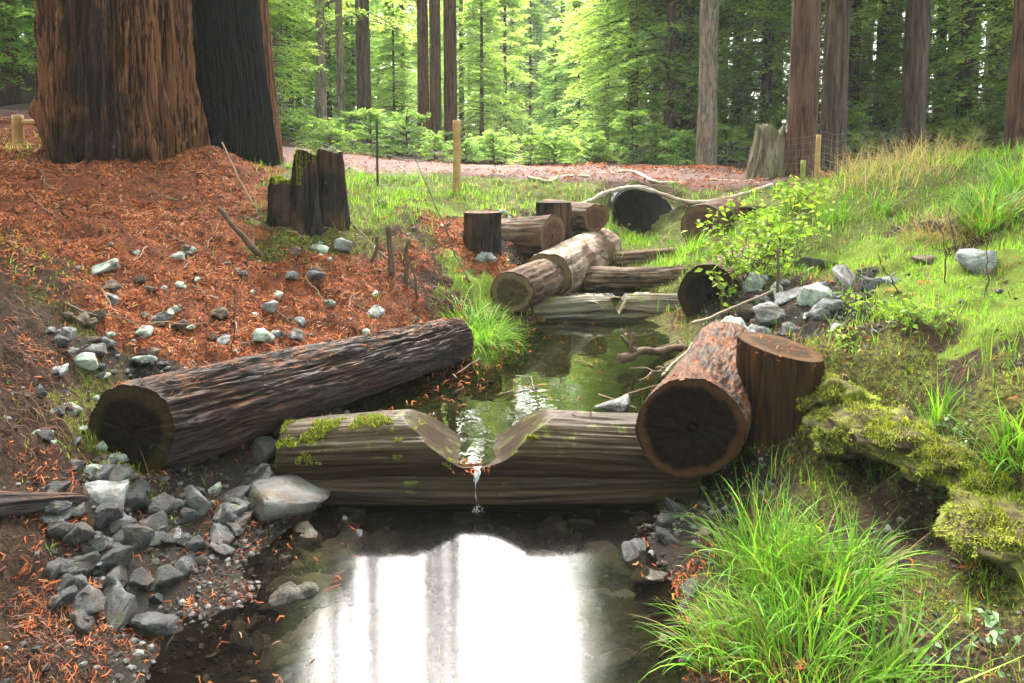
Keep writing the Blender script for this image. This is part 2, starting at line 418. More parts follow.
def spaced(lo, hi, step, far_lo, far_hi, growth=1.12):
    a = list(np.arange(lo, hi, step))
    s = step
    while a[-1] < far_hi: s *= growth; a.append(a[-1] + s)
    s = step
    while a[0] > far_lo: s *= growth; a.insert(0, a[0] - s)
    return np.array(a)
GX = spaced(-4.6, 4.8, 0.03, -120, 120)
GY = spaced(1.7, 10.6, 0.03, -25, 150)
gx, gy = np.meshgrid(GX, GY)
gz = rbf(gx, gy)
near = np.exp(-((gx / 7) ** 2 + ((gy - 5) / 8) ** 2))
gz += (0.06 * fbm(gx * 1.7, gy * 1.7, 0, 3, 3) + 0.045 * fbm(gx * 5, gy * 5, 0, 5, 5, .55)) * (0.35 + 0.65 * (gz > 0.25)) * near
gz += (1 - near) * 0.12 * fbm(gx * 0.5, gy * 0.5, 0, 9, 3)

def Hs(x, y, g=None):
    g = gz if g is None else g
    x, y = np.asarray(x, float), np.asarray(y, float)
    i = np.clip(np.searchsorted(GX, x) - 1, 0, len(GX) - 2)
    j = np.clip(np.searchsorted(GY, y) - 1, 0, len(GY) - 2)
    tx = np.clip((x - GX[i]) / (GX[i + 1] - GX[i]), 0, 1)
    ty = np.clip((y - GY[j]) / (GY[j + 1] - GY[j]), 0, 1)
    return (g[j, i] * (1 - tx) + g[j, i + 1] * tx) * (1 - ty) + (g[j + 1, i] * (1 - tx) + g[j + 1, i + 1] * tx) * ty
TS = 1.4 * 1.006 ** np.arange(620)
def ground_at(px, py, water=False):
    d = ray(px, py)
    p = np.array([0, 0, CAM_H]) + TS[:, None] * d
    h = Hs(p[:, 0], p[:, 1])
    k = np.argmax(p[:, 2] < h)
    if p[k, 2] >= h[k]: return PY(px, py, 20)
    q = p[k].copy(); q[2] = h[k]
    return q

# zone painting: L litter, S dark soil, R rocky, G grass, M moss, B bright fine grass
zones = {'L': [(50, 200), (120, 180), (200, 180), (60, 240), (150, 240), (220, 230), (280, 262), (200, 290), (250, 300), (300, 280), (330, 290), (380, 270), (230, 165), (150, 290), (330, 330), (260, 330), (400, 320), (120, 320), (30, 230), (700, 175), (470, 240)],
         'S': [(20, 300), (10, 400), (60, 420), (30, 350), (20, 620), (40, 660), (50, 300), (60, 460), (870, 555), (905, 585), (935, 640), (880, 640), (915, 540), (960, 250), (1000, 372), (900, 330), (430, 290), (690, 620), (640, 200)],
         'R': [(150, 540), (220, 500), (100, 480), (140, 600), (250, 560), (660, 530), (790, 310), (840, 290), (500, 235), (105, 370)],
         'G': [(340, 200), (400, 190), (430, 200), (500, 200), (650, 225), (620, 245), (830, 195), (900, 190), (1000, 200), (840, 240), (780, 220), (360, 215), (800, 590), (980, 200), (590, 196), (1010, 430), (690, 245)],
         'B': [(870, 262), (900, 255), (950, 330), (980, 310), (920, 270), (940, 350), (980, 250), (440, 210), (460, 290)],
         'M': [(75, 335), (45, 310), (95, 440), (850, 420), (880, 385), (980, 420), (1010, 540), (900, 615), (830, 380), (950, 480), (960, 620), (930, 560), (900, 470), (960, 450), (850, 350), (290, 235), (940, 390), (340, 225)]}
zp, zk = [], []
for k, pts in zones.items():
    for p in pts:
        q = ground_at(*p); zp.append(q[:2]); zk.append('LSRGBM'.index(k))
for (x, y, k) in [(0, 2.5, 'R'), (0, 1.5, 'R'), (0, 0, 'R'), (-.5, 4.6, 'M'), (.4, 5, 'M'), (.5, 6, 'M'), (1, 7, 'M'), (.2, 4.2, 'M'), (.9, 5.6, 'M'), (0, 18, 'S'), (8, 18, 'S'), (-8, 18, 'S'), (0, 40, 'S'), (-8, 8, 'L'), (-6, 2, 'L'), (4, 0, 'G'), (6, 4, 'G'), (8, 9, 'G'), (6, 13, 'S'), (2, 9, 'G'), (-12, 14, 'S'), (1.5, 8, 'G')]:
    zp.append((x, y)); zk.append('LSRGBM'.index(k))
zp, zk = np.array(zp), np.array(zk)
def masks(x, y):
    """soft membership of the six ground covers"""
    x, y = np.asarray(x, float), np.asarray(y, float)
    wx = x + 0.26 * fbm(x * 2.3, y * 2.3, 0, 31, 5, .65); wy = y + 0.34 * fbm(x * 2.3, y * 2.3, 5, 33, 5, .65)
    out = np.zeros((6,) + x.shape)
    sc = 0.25 + 0.10 * np.abs(y)
    for (p, k) in zip(zp, zk):
        d2 = ((wx - p[0]) ** 2 + (wy - p[1]) ** 2) / sc ** 2 + 0.02
        out[k] = np.maximum(out[k], d2 ** -1.7)
    return out / out.sum(0)
mk = masks(gx, gy)

v = np.stack([gx, gy, gz], -1).reshape(-1, 3)
q = grid_quads(len(GY), len(GX))
q = q[:, [0, 1, 2, 3]]
# the culvert pipe cuts through the bank: open the ground inside it
CUL0, CULD, CUL_R = np.array([1.84, 9.88, 0.73]), norm(np.array([-0.22, 1.0, 0.0])), 0.51
def in_pipe(p, k=0.94):
    w = p - CUL0
    s = w @ CULD
    dd = np.linalg.norm(w - s[:, None] * CULD, axis=1)
    return (dd < CUL_R * k) & (s > -0.2) & (s < 4.5)
fc = v[q].mean(1)
q = q[~(in_pipe(fc) & (fc[:, 2] > 0.56))]
mkf = mk.reshape(6, -1)
colA = np.stack([mkf[0], mkf[3], mkf[5], mkf[2]], -1)    # litter, grass, moss, rock
me = mesh_np('ground', v, q, None, True, {'cover': colA, 'bright': mkf[4]})

m, nt = new_mat('forest_floor')
P = wpos(nt)
sep = nd(nt, 'ShaderNodeSeparateColor', {0: attr(nt, 'cover', 'Color')})
alpha = attr(nt, 'cover', 'Alpha')
nb, nf, ns = noise(nt, P, 6, 6, 0.65), noise(nt, P, 38, 6, 0.7), noise(nt, mapping(nt, P, (1, 1, 1)), 90, 4, 0.7)
soil = ramp(nt, nf, [(0.35, (0.012, 0.008, 0.006)), (0.6, (0.045, 0.027, 0.018)), (0.75, (0.085, 0.06, 0.042))])
lit = ramp(nt, mth(nt, 'ADD', mth(nt, 'MULTIPLY', nf, 0.6), mth(nt, 'MULTIPLY', nb, 0.4)), [(0.36, (0.025, 0.012, 0.008)), (0.5, (0.10, 0.033, 0.016)), (0.62, (0.20, 0.064, 0.026)), (0.74, (0.24, 0.10, 0.055))])
gra = ramp(nt, nf, [(0.35, (0.035, 0.03, 0.012)), (0.55, (0.07, 0.085, 0.02)), (0.7, (0.14, 0.12, 0.05))])
mos = ramp(nt, nf, [(0.38, (0.02, 0.015, 0.008)), (0.52, (0.06, 0.055, 0.016)), (0.64, (0.11, 0.125, 0.022)), (0.75, (0.17, 0.165, 0.05))])
roc = ramp(nt, nf, [(0.35, (0.007, 0.006, 0.005)), (0.65, (0.034, 0.028, 0.023))])
def sharpen(f, nz, amt=0.9):
    return ramp(nt, mth(nt, 'ADD', f, mth(nt, 'MULTIPLY', mth(nt, 'SUBTRACT', nz, 0.5), amt)), [(0.3, 0.0), (0.68, 1.0)])
c = mixc(nt, sharpen(sep.outputs[0], nf), soil, lit)
c = mixc(nt, sharpen(alpha, nf), c, roc)
c = mixc(nt, sharpen(sep.outputs[1], nb), c, gra)
c = mixc(nt, sharpen(sep.outputs[2], nb), c, mos)
c = mixc(nt, sharpen(attr(nt, 'bright', 'Fac'), nb), c, (0.10, 0.13, 0.022))
zz = nd(nt, 'ShaderNodeSeparateXYZ', {0: P}).outputs[2]
wet = nd(nt, 'ShaderNodeMapRange', {'Value': zz, 'From Min': 0.25, 'From Max': 0.02}).outputs[0]
c = mixc(nt, mth(nt, 'MULTIPLY', wet, 0.55), c, (0.02, 0.016, 0.012))
hh = mth(nt, 'ADD', mth(nt, 'MULTIPLY', nf, 0.6), mth(nt, 'MULTIPLY', ns, 0.4))
finish(nt, c, mth(nt, 'SUBTRACT', 0.92, mth(nt, 'MULTIPLY', wet, 0.45)), bump(nt, hh, 0.9, 0.03), 0.06)
M['ground'] = m
me.materials.append(m)
g_o = link('ground', me)
g_o['kind'] = 'structure'
g_o['label'] = 'forest floor and stream banks of soil, litter, moss and grass'

# road of reddish gravel and litter crossing above the culvert
rx = np.linspace(-9, 4.6, 170)
ry = np.linspace(0, 1, 26)
RX, RT = np.meshgrid(rx, ry)
RYc = 10.55 + RT * 3.0 - 0.03 * RX + 0.1 * fbm(RX * 1.2, RT * 2, 0, 4, 3) * (1 - RT)
RZ = Hs(RX, RYc) + 0.03 + 0.03 * np.sin(np.pi * RT)
edge = np.minimum(np.minimum(RT, 1 - RT) * 26, 1)
edge = np.minimum(edge, np.minimum(RX + 9, 4.6 - RX) * 3)
RZ = RZ - (1 - np.clip(edge, 0, 1)) * 0.08
m, nt = new_mat('reddish_road_gravel')
P = wpos(nt)
n1, n2 = noise(nt, P, 3, 6, 0.65), noise(nt, P, 45, 5, 0.75)
c = mixc(nt, ramp(nt, n1, [(0.35, 0.0), (0.65, 1.0)]), ramp(nt, n2, [(0.35, (0.03, 0.019, 0.016)), (0.7, (0.11, 0.072, 0.062))]), ramp(nt, n2, [(0.35, (0.04, 0.014, 0.010)), (0.7, (0.13, 0.036, 0.022))]))
finish(nt, c, 0.9, bump(nt, n2, 0.8, 0.02))
r_o = link('road', mesh_np('road', np.stack([RX, RYc, RZ], -1), grid_quads(26, 170), None, True, None, [m]))
r_o['kind'] = 'structure'
r_o['label'] = 'reddish gravel forest road strewn with needles'

# ------------------------------------------------------------------ water
def water_mat(name, rough, deep, ior=1.33, ripple=0.15, rscale=5.0, spec=1.0, stretch=(1, 1, 1)):
    m, nt = new_mat(name)
    P = wpos(nt)
    n = noise(nt, mapping(nt, P, stretch), rscale, 3, 0.5)
    bp = bump(nt, n, ripple, 0.02)
    fr = nd(nt, 'ShaderNodeFresnel', {'IOR': ior, 'Normal': bp}).outputs[0]
    gl = nd(nt, 'ShaderNodeBsdfGlossy', {'Color': (spec, spec, spec, 1), 'Roughness': rough, 'Normal': bp})
    tr = nd(nt, 'ShaderNodeBsdfTransparent', {'Color': c4(deep)})
    mx = nd(nt, 'ShaderNodeMixShader', {0: fr, 1: tr.outputs[0], 2: gl.outputs[0]})
    nd(nt, 'ShaderNodeOutputMaterial', {'Surface': mx.outputs[0]})
    return m
M['water_low'] = water_mat('still_dark_water', 0.085, (0.46, 0.43, 0.36), 1.34, 0.02, 9.0)
M['water_up'] = water_mat('clear_pool_water', 0.025, (0.45, 0.52, 0.33), 1.45, 0.10, 6.0)
def water(name, x0, x1, y0, y1, z, mat, label):
    nx, ny = 60, 60
    X, Y = np.meshgrid(np.linspace(x0, x1, nx), np.linspace(y0, y1, ny))
    o = link(name, mesh_np(name, np.stack([X, Y, np.full_like(X, z)], -1), grid_quads(ny, nx), None, True, None, [mat]))
    o['kind'] = 'structure'; o['label'] = label
water('lower_pool_water', -2.0, 1.25, -3.0, 3.66, 0.0, M['water_low'], 'dark still pool below the notched log weir')
water('upper_pool_water', -1.3, 1.7, 3.57, 6.8, 0.195, M['water_up'], 'green reflecting pool above the notched log weir')
water('far_pool_water', 0.2, 1.9, 6.76, 7.45, 0.33, M['water_up'], 'small shallow pool between the two far cross logs')

# ------------------------------------------------------------------ logs and stumps
def log_part(p0, p1, r0, r1, segs=120, rings=90, amp=0.012, freq=9.0, strz=1.0, n0=None, n1=None, squash=1.0, cutfun=None, seed=0, flare=0.0, lump=0.03, rag=0.0):
    """bark surface (verts, quads, axc) and outlines of its two ends; world coordinates"""
    p0, p1 = np.asarray(p0, float), np.asarray(p1, float)
    L = np.linalg.norm(p1 - p0); ax = (p1 - p0) / L
    up = np.array([0, 0, 1.0]) if abs(ax[2]) < 0.9 else np.array([0, 1.0, 0])
    a = norm(np.cross(ax, up)); b = np.cross(a, ax)
    th = np.linspace(0, 2 * np.pi, segs, endpoint=False)
    s = np.linspace(0, 1, rings)
    T, S = np.meshgrid(th, s)
    cx, cy_ = np.cos(T), np.sin(T)
    rad = r0 + (r1 - r0) * S + flare * np.exp(-S * L / 0.18)
    rid = fbm(cx * freq * .3 * 3, cy_ * freq * .3 * 3, S * L * strz + seed * 9.1, seed, 4, 0.55)
    endk = 0.25 + 0.75 * np.clip(np.minimum(S, 1 - S) * L / 0.05, 0, 1)
    rad = rad + amp * endk * (1 - 2 * np.abs(rid)) + lump * r0 * fbm(cx * 1.3, cy_ * 1.3, S * L * 1.1 + seed, seed + 50, 3) * 2
    bend = 0.02 * L * np.sin(np.pi * S) * math.sin(seed * 1.7)
    pos = S * L
    def shear(n, e):
        n = norm(np.asarray(n, float))
        rm = rad.mean(1, keepdims=True)
        return -((cx * rm) * (a @ n) + (cy_ * rm) * (b @ n)) / (ax @ n)
    if n0 is not None: pos = pos + shear(n0, 0) * np.clip(1 - S / 0.4, 0, 1)
    if n1 is not None: pos = pos + shear(n1, 1) * np.clip(1 - (1 - S) / 0.4, 0, 1)
    if rag: pos = pos + rag * fbm(cx * 2.5, cy_ * 2.5, 0, seed + 5, 4) * np.clip((S - 0.5) * 2, 0, 1)
    v = p0 + pos[..., None] * ax + (rad * cx)[..., None] * a + (rad * cy_ * squash + bend)[..., None] * b
    if cutfun is not None: v = cutfun(v)
    axc = np.stack([cx * rad, cy_ * rad, pos], -1)
    return v, grid_quads(rings, segs, True), axc
def cap_part(ring, nr=14, bulge=0.004, seed=0, flip=False):
    c = ring.mean(0)
    k = np.linspace(0, 1, nr)[1:]
    v = c + (ring - c)[None] * k[:, None, None]
    seg = len(ring)
    th = np.linspace(0, 2 * np.pi, seg, endpoint=False)
    ac = np.stack([np.cos(th)[None] * k[:, None], np.sin(th)[None] * k[:, None], np.repeat(k[:, None], seg, 1)], -1)
    nn = norm(np.cross(ring[seg // 4] - c, ring[0] - c))
    v = v + (bulge * fbm(ac[..., 0] * 6, ac[..., 1] * 6, seed, seed, 3) * np.clip((1 - k[:, None]) * 8, 0, 1))[..., None] * nn
    q = grid_quads(nr - 1, seg, True)
    vv = np.concatenate([v.reshape(-1, 3), c[None]])
    j = np.arange(seg)
    t = np.stack([np.full(seg, (nr - 1) * seg), j, (j + 1) % seg], -1)
    if not flip: q, t = q[:, ::-1], t[:, ::-1]
    return vv, q, t, np.concatenate([ac.reshape(-1, 3), [[0, 0, 0]]])
def make_log(name, label, cat, p0, p1, r0, r1, bark, cut, group=None, ends=(True, True), endname='cut_end', **kw):
    root_loc = np.array(p0, float)
    v, q, axc = log_part(p0, p1, r0, r1, **kw)
    o = link(name, mesh_np(name, v.reshape(-1, 3) - root_loc, q[:, ::-1], None, True, {'axc': axc.reshape(-1, 3)}, [bark]), None, root_loc)
    tag(o, label, cat, group)
    for e, on in zip((0, -1), ends):
        if not on: continue
        cv, cq, ct, ca = cap_part(v[e], seed=kw.get('seed', 0), flip=(e == -1))
        link(endname, mesh_np(endname, cv - root_loc, cq, ct, True, {'axc': ca}, [cut]), o)
    return o, v
logs = {}
# the notched weir log
def weir_cut(v):
    x = v[..., 0]
    w = np.clip((np.abs(x + 0.195) - 0.05) / 0.40, 0, 1)
    zc = 0.183 + 0.215 * (w ** 1.6 * (1 - w) + w * (1 - (1 - w) ** 2)) + 0.006 * fbm(x * 9, v[..., 1] * 9, 0, 12, 3)
    zc = np.where(w >= 1, 9, zc)
    v = v.copy()
    v[..., 2] = np.minimum(v[..., 2], zc)
    return v
logs['weir'] = make_log('weir_log', 'wide mossy log lying across the stream with a water notch cut in its middle', 'log',
    (-1.25, 3.745, .165), (1.0, 3.735, .17), .195, .19, M['log_weir'], M['cut_dark'], segs=240, rings=300, amp=.004, freq=7, strz=.9, cutfun=weir_cut, seed=1, lump=.045)
make_log('weir_log', 'thin dark waterlogged log lying at the waterline beneath the notched mossy log', 'log',
    (-1.15, 3.635, .045), (.98, 3.63, .05), .115, .11, M['log_sill'], M['cut_dark'], segs=110, rings=200, amp=.008, freq=6, strz=.4, seed=17, lump=.06)
logs['left'] = make_log('fallen_log', 'thick dark wet log on the left bank with deeply furrowed bark and dark sawn end', 'log',
    (-1.86, 3.3, .49), (-.43, 5.50, .32), .235, .165, M['log_wet'], M['cut_dark'], segs=220, rings=240, amp=.020, freq=13, strz=2.2, n0=norm(np.array([.22, .93, -.15])), seed=2, lump=.035)
logs['right'] = make_log('fallen_log', 'thick short log beside the upright brown post with big dark sawn end facing the pool', 'log',
    (.92, 3.46, .43), (1.56, 4.95, .36), .255, .235, M['log_red'], M['cut_red'], segs=200, rings=150, amp=.008, freq=12, strz=6, n0=norm(np.array([.02, .97, -.1])), seed=3, lump=.03)
logs['post'] = make_log('log_post', 'large dark wet upright log post standing right of the sawn log', 'post',
    (1.53, 3.86, -.05), (1.52, 3.87, .74), .225, .222, M['post_wet'], M['cut_wet'], segs=160, rings=110, amp=.013, freq=9, strz=1.6, n1=norm(np.array([.18, -.05, 1])), seed=4, lump=.03)
# far cross logs
def far_cut(v):
    x = v[..., 0]
    w = np.clip(np.abs(x - 1.03) / 0.07, 0, 1)
    v = v.copy(); v[..., 2] = np.minimum(v[..., 2], np.where(w >= 1, 9, .23 + .12 * w)); return v
make_log('cross_log', 'flat pale grey log across the stream, first one beyond the green pool', 'log',
    (.2, 6.72, .2), (1.85, 6.8, .2),   .15, .16, M['log_grey'], M['cut_tan'], segs=90, rings=140, amp=.018, freq=7, cutfun=far_cut, seed=5, lump=.05)
make_log('cross_log', 'brown log across the stream just behind the flat pale one', 'log',
    (.75, 7.42, .41), (2.0, 7.5, .43), .135, .13, M['log_pale'], M['cut_tan'], segs=90, rings=90, amp=.008, freq=8, seed=6, lump=.05)
make_log('cross_log', 'short half-buried log among bright grass below the culvert', 'log',
    (1.22, 8.3, .47), (1.95, 8.4, .5), .10, .11, M['log_pale'], M['cut_tan'], segs=60, rings=60, amp=.008, seed=7, lump=.05)
# the pile on the left bank
make_log('fallen_log', 'short front log of the far left pile with round tan sawn end', 'log',
    (.0, 6.38, .5), (.44, 7.15, .5), .2, .2, M['log_pale'], M['cut_tan'], segs=90, rings=60, amp=.008, n0=norm(np.array([.15, .9, .1])), seed=8, lump=.04)
make_log('fallen_log', 'long smooth pale brown log of the far left pile reaching towards the culvert', 'log',
    (.36, 6.98, .53), (1.12, 8.65, .55), .25, .25, M['log_peeled'], M['cut_tan'], segs=110, rings=120, amp=.007, seed=9, lump=.04)
make_log('fallen_log', 'brown log wedged behind an upright post with reddish sawn end facing right', 'log',
    (.44, 7.52, .86), (-.4, 8.0, .8), .235, .22, M['log_pale'], M['cut_brown'], segs=90, rings=80, amp=.008, n0=norm(np.array([-.75, .62, 0])), seed=10, lump=.04)
make_log('fallen_log', 'topmost short log of the far left pile with pinkish sawn end near the culvert', 'log',
    (1.0, 8.3, .98), (.45, 9.1, .98), .165, .16, M['log_pale'], M['cut_brown'], segs=70, rings=60, amp=.008, n0=norm(np.array([-.35, .9, 0])), seed=11, lump=.04)
make_log('log_post', 'dark upright log post in front of the wedged brown log', 'post',
    (-.31, 7.2, .5), (-.31, 7.22, 1.16), .2, .195, M['stump_moss'], M['cut_brown'], segs=80, rings=50, amp=.012, freq=7, seed=12)
make_log('log_post', 'blackish upright log post behind the far left log pile', 'post',
    (.48, 8.02, .6), (.48, 8.05, 1.19), .2, .2, M['stump_moss'], M['cut_dark'], segs=80, rings=50, amp=.012, freq=7, seed=13)
# right bank, far
make_log('fallen_log', 'dark sawn log end half hidden by leafy shrub on the right bank', 'log',
    (1.76, 6.18, .5), (2.5, 7.3, .52), .29, .28, M['log_pale'], M['cut_dark'], segs=90, rings=70, amp=.01, n0=norm(np.array([.5, .85, 0])), seed=14)
make_log('fallen_log', 'dark reddish log end just right of the culvert grass', 'log',
    (2.36, 8.6, .82), (2.95, 9.4, .85), .29, .28, M['log_red'], M['cut_brown'], segs=80, rings=60, amp=.01, n0=norm(np.array([.6, .8, 0])), seed=15)
make_log('log_post', 'short dark upright post behind the leafy shrub', 'post',
    (2.98, 8.6, .6), (2.98, 8.62, 1.08), .17, .165, M['post_wet'], M['cut_dark'], segs=60, rings=40, amp=.01, seed=16)

# ------------------------------------------------------------------ culvert
s_ = np.linspace(0, 4.2, 150)
th = np.linspace(0, 2 * np.pi, 64, endpoint=False)
S2, T2 = np.meshgrid(s_, th, indexing='ij')
side = norm(np.cross(CULD, [0, 0, 1.0]))
def pipe_shell(rr):
    r = rr + 0.012 * np.sin(S2 * 2 * np.pi / 0.075)
    off = np.clip(1 - S2 / 0.9, 0, 1) * (0.13 * np.sin(T2) + 0.0) + 0 * T2     # mitred mouth
    return CUL0 + (S2 + off)[..., None] * CULD + (r * np.cos(T2))[..., None] * side + (r * np.sin(T2))[..., None] * np.array([0, 0, 1.0])
vi, vo = pipe_shell(CUL_R - 0.012), pipe_shell(CUL_R + 0.012)
vv = np.concatenate([vi.reshape(-1, 3), vo.reshape(-1, 3)])
nn_ = 150 * 64
q1 = grid_quads(150, 64, True)
j = np.arange(64)
lip = np.stack([j, (j + 1) % 64, nn_ + (j + 1) % 64, nn_ + j], -1)
M['steel'] = plain_noise_mat('galvanised_corrugated_steel', [(0.3, (0.06, 0.06, 0.058)), (0.6, (0.14, 0.14, 0.135)), (0.75, (0.08, 0.06, 0.045))], 5, 0.6, 0.2)
o = link('culvert_pipe', mesh_np('culvert_pipe', vv - CUL0, np.concatenate([q1, q1[:, ::-1] + nn_, lip]), None, True, None, [M['steel']]), None, CUL0)
tag(o, 'corrugated grey metal culvert pipe opening under the road', 'culvert')

# ------------------------------------------------------------------ big trunks and trees
def trunk_mesh(name, h, r, bark, flare=0.2, amp=0.05, freq=3.0, strz=0.35, segs=160, zdense=4.6, nd_=150, lean=(0, 0), taper=0.55, seed=0, butt=0.0, limbs=None, charfun=None):
    z = np.concatenate([np.linspace(-0.4, zdense, nd_), np.geomspace(zdense + 0.3, h, 24)])
    th = np.linspace(0, 2 * np.pi, segs, endpoint=False)
    T, Z = np.meshgrid(th, z)
    cx, cy_ = np.cos(T), np.sin(T)
    rr = r * (1 - (1 - taper) * np.clip(Z / h, 0, 1)) * np.clip((h - Z) / (0.1 * h), 0.1, 1) + flare * r * np.exp(-np.maximum(Z, 0) / (0.5 + r))
    wv_ = 0.10 * vn(cx * 1.5, cy_ * 1.5, Z * 1.1, seed + 1)
    rid = 0
    for fk, zk_, ak in ((1, .45, .5), (2.1, .6, .3), (4.3, .9, .17), (8.5, 1.6, .09)):
        rid = rid + ak * (1 - 2.4 * np.abs(vn((cx + wv_ * cy_) * freq * fk, (cy_ - wv_ * cx) * freq * fk, Z * strz * 2 * zk_ + seed * 5.3, seed + int(fk * 3))))
    rr = rr + amp * 1.1 * (rid - 0.35) + butt * r * fbm(cx * 0.9, cy_ * 0.9, Z * 0.18, seed + 3, 2)
    rr = rr + amp * 0.35 * fbm(cx * freq * 4, cy_ * freq * 4, Z * 1.6, seed + 8, 3)
    v = np.stack([rr * cx + lean[0] * Z / h, rr * cy_ + lean[1] * Z / h, Z], -1)
    at = np.stack([rr * cx, rr * cy_, Z], -1).reshape(-1, 3)
    ch = np.zeros(v.shape[0] * v.shape[1]) if charfun is None else charfun(T, Z).ravel()
    V, Q = v.reshape(-1, 3), grid_quads(len(z), segs, True)
    if limbs is not None and len(limbs[0]):
        lv, lq = limbs
        Q = np.concatenate([Q, lq + len(V)])
        V = np.concatenate([V, lv]); at = np.concatenate([at, lv]); ch = np.concatenate([ch, np.zeros(len(lv))])
    return mesh_np(name, V, Q, None, True, {'axc': at, 'char': ch}, [bark])

def crown_geo(z0, z1, rmax, nbr, leaf, ntw, nlf, seed, prof='cone', droop=0.35, width=0.36, elev=0.15, az=None):
    """conifer crown: drooping limbs carrying flat sprays of short needle blades"""
    g = np.random.default_rng(seed)
    t = np.sort(g.random(nbr)) ** 0.9
    z = z0 + (z1 - z0) * t
    if az is None: az = g.random(nbr) * 2 * np.pi
    pr = (1 - t) ** 0.75 if prof == 'cone' else np.clip(1.25 * (1 - t), 0, 1) ** 0.5 * (0.75 + 0.25 * np.sin(3 * t))
    L = rmax * (0.12 + 0.88 * pr) * (0.6 + 0.5 * g.random(nbr))
    dx, dy = np.cos(az), np.sin(az)
    el = elev * (0.4 + t * 1.6) + 0.12 * g.normal(size=nbr)
    def curve(s):
        hor = L[:, None] * s
        zz = z[:, None] + L[:, None] * (el[:, None] * s - droop * (0.6 + 0.6 * g.random()) * s * s)
        return np.stack([dx[:, None] * hor, dy[:, None] * hor, zz], -1)
    s5 = np.linspace(0, 1, 5)
    cp = curve(np.broadcast_to(s5, (nbr, 5)))
    wr = (0.012 + 0.010 * L)[:, None] * (1.05 - s5)[None]
    sidev = np.stack([-dy, dx, np.zeros(nbr)], -1)
    prof3 = np.array([[0, 1.0], [0.87, -0.5], [-0.87, -0.5]])
    lv = cp[:, :, None] + wr[:, :, None, None] * (prof3[None, None, :, :1] * sidev[:, None, None] + prof3[None, None, :, 1:] * np.array([0, 0, 1.0]))
    qq = grid_quads(5, 3, True)
    lq = (qq[None] + (np.arange(nbr) * 15)[:, None, None]).reshape(-1, 4)
    limbs = (lv.reshape(-1, 3), lq)
    # twigs
    s = 0.14 + 0.86 * (np.arange(ntw) + g.random((nbr, ntw))) / ntw
    tp = curve(s)
    sgn = np.where(np.arange(ntw) % 2 == 0, 1, -1)[None] * np.ones((nbr, 1))
    fwd = np.stack([dx, dy, np.zeros(nbr)], -1)[:, None]
    td = norm(sgn[..., None] * sidev[:, None] * (0.9 + 0.3 * g.random((nbr, ntw, 1))) + fwd * (0.55 + 0.5 * g.random((nbr, ntw, 1))) + np.array([0, 0, 1.0]) * (-0.18 + 0.22 * g.normal(size=(nbr, ntw, 1))))
    tl = L[:, None] * (0.42 * (1 - 0.72 * s)) * (0.6 + 0.6 * g.random((nbr, ntw))) + leaf
    k = (np.arange(nlf) + 0.3 + 0.7 * g.random((nbr, ntw, nlf))) / nlf
    lp = tp[:, :, None] + td[:, :, None] * (tl[..., None] * k)[..., None]
    lp[..., 2] -= 0.18 * tl[..., None] * k * k
    ls = np.where(np.arange(nlf) % 2 == 0, 1, -1)
    perp = norm(np.cross(td, np.array([0, 0, 1.0])))
    ld = norm(td[:, :, None] * 0.9 + perp[:, :, None] * (ls[None, None, :, None] * (0.4 + 0.6 * g.random((nbr, ntw, nlf, 1)))) + 0.3 * g.normal(size=(nbr, ntw, nlf, 3)))
    ll = leaf * (0.6 + 0.8 * g.random((nbr, ntw, nlf, 1)))
    wv = norm(np.cross(ld, np.array([0.1, 0, 1.0]) + 0.5 * g.normal(size=ld.shape))) * ll * width * 0.5
    a = lp; b = lp + ld * ll
    mid = lp + ld * ll * 0.45
    V = np.stack([a, mid + wv, b, mid - wv], -2).reshape(-1, 3)
    nl = len(V) // 4
    Q = np.arange(nl * 4).reshape(-1, 4)
    br = (0.35 * g.random((nbr, 1, 1)) + 0.35 * g.random((nbr, ntw, 1)) + 0.3 * g.random((nbr, ntw, nlf)))
    tip = np.clip(s, 0, 1)[..., None] * 0.25
    tint = np.clip(np.repeat((br * 0.85 + tip).ravel(), 4), 0, 1)
    return (V, Q, tint), limbs
M['needles'] = leaf_mat('conifer_needles', [(0.0, (0.04, 0.095, 0.028)), (0.4, (0.11, 0.22, 0.055)), (0.75, (0.24, 0.37, 0.09)), (1.0, (0.38, 0.46, 0.12))], 0.62, 0.5, 0.5)
def make_tree(name, label, group, base, h, r, bark, crowns, seed, flare=0.15, segs=60, nd_=60, amp=0.02, freq=2.5, lean=(0, 0), zdense=8.0, taper=0.45, **kw):
    root = thing(name, label, 'tree', base, group)
    cv, lv = [], []
    n = ln = 0
    for i, c in enumerate(crowns):
        (V, Q, T), (a, b) = crown_geo(seed=seed * 13 + i, **c)
        cv.append((V, Q + n, T)); n += len(V)
        lv.append((a, b + ln)); ln += len(a)
    limbs = (np.concatenate([x[0] for x in lv]), np.concatenate([x[1] for x in lv])) if lv else None
    link('trunk', trunk_mesh('trunk', h, r, bark, flare, amp, freq, 0.35, segs, min(zdense, h * 0.5), nd_, lean, taper, seed, limbs=limbs, **kw), root)
    if cv:
        link('crown', mesh_np('crown', np.concatenate([x[0] for x in cv]), np.concatenate([x[1] for x in cv]), None, False, {'tint': np.concatenate([x[2] for x in cv])}, [M['needles']]), root)
    return root

HIGH = dict(z0=13, z1=29, rmax=4.0, nbr=120, leaf=0.30, ntw=12, nlf=5, prof='round', droop=0.25)
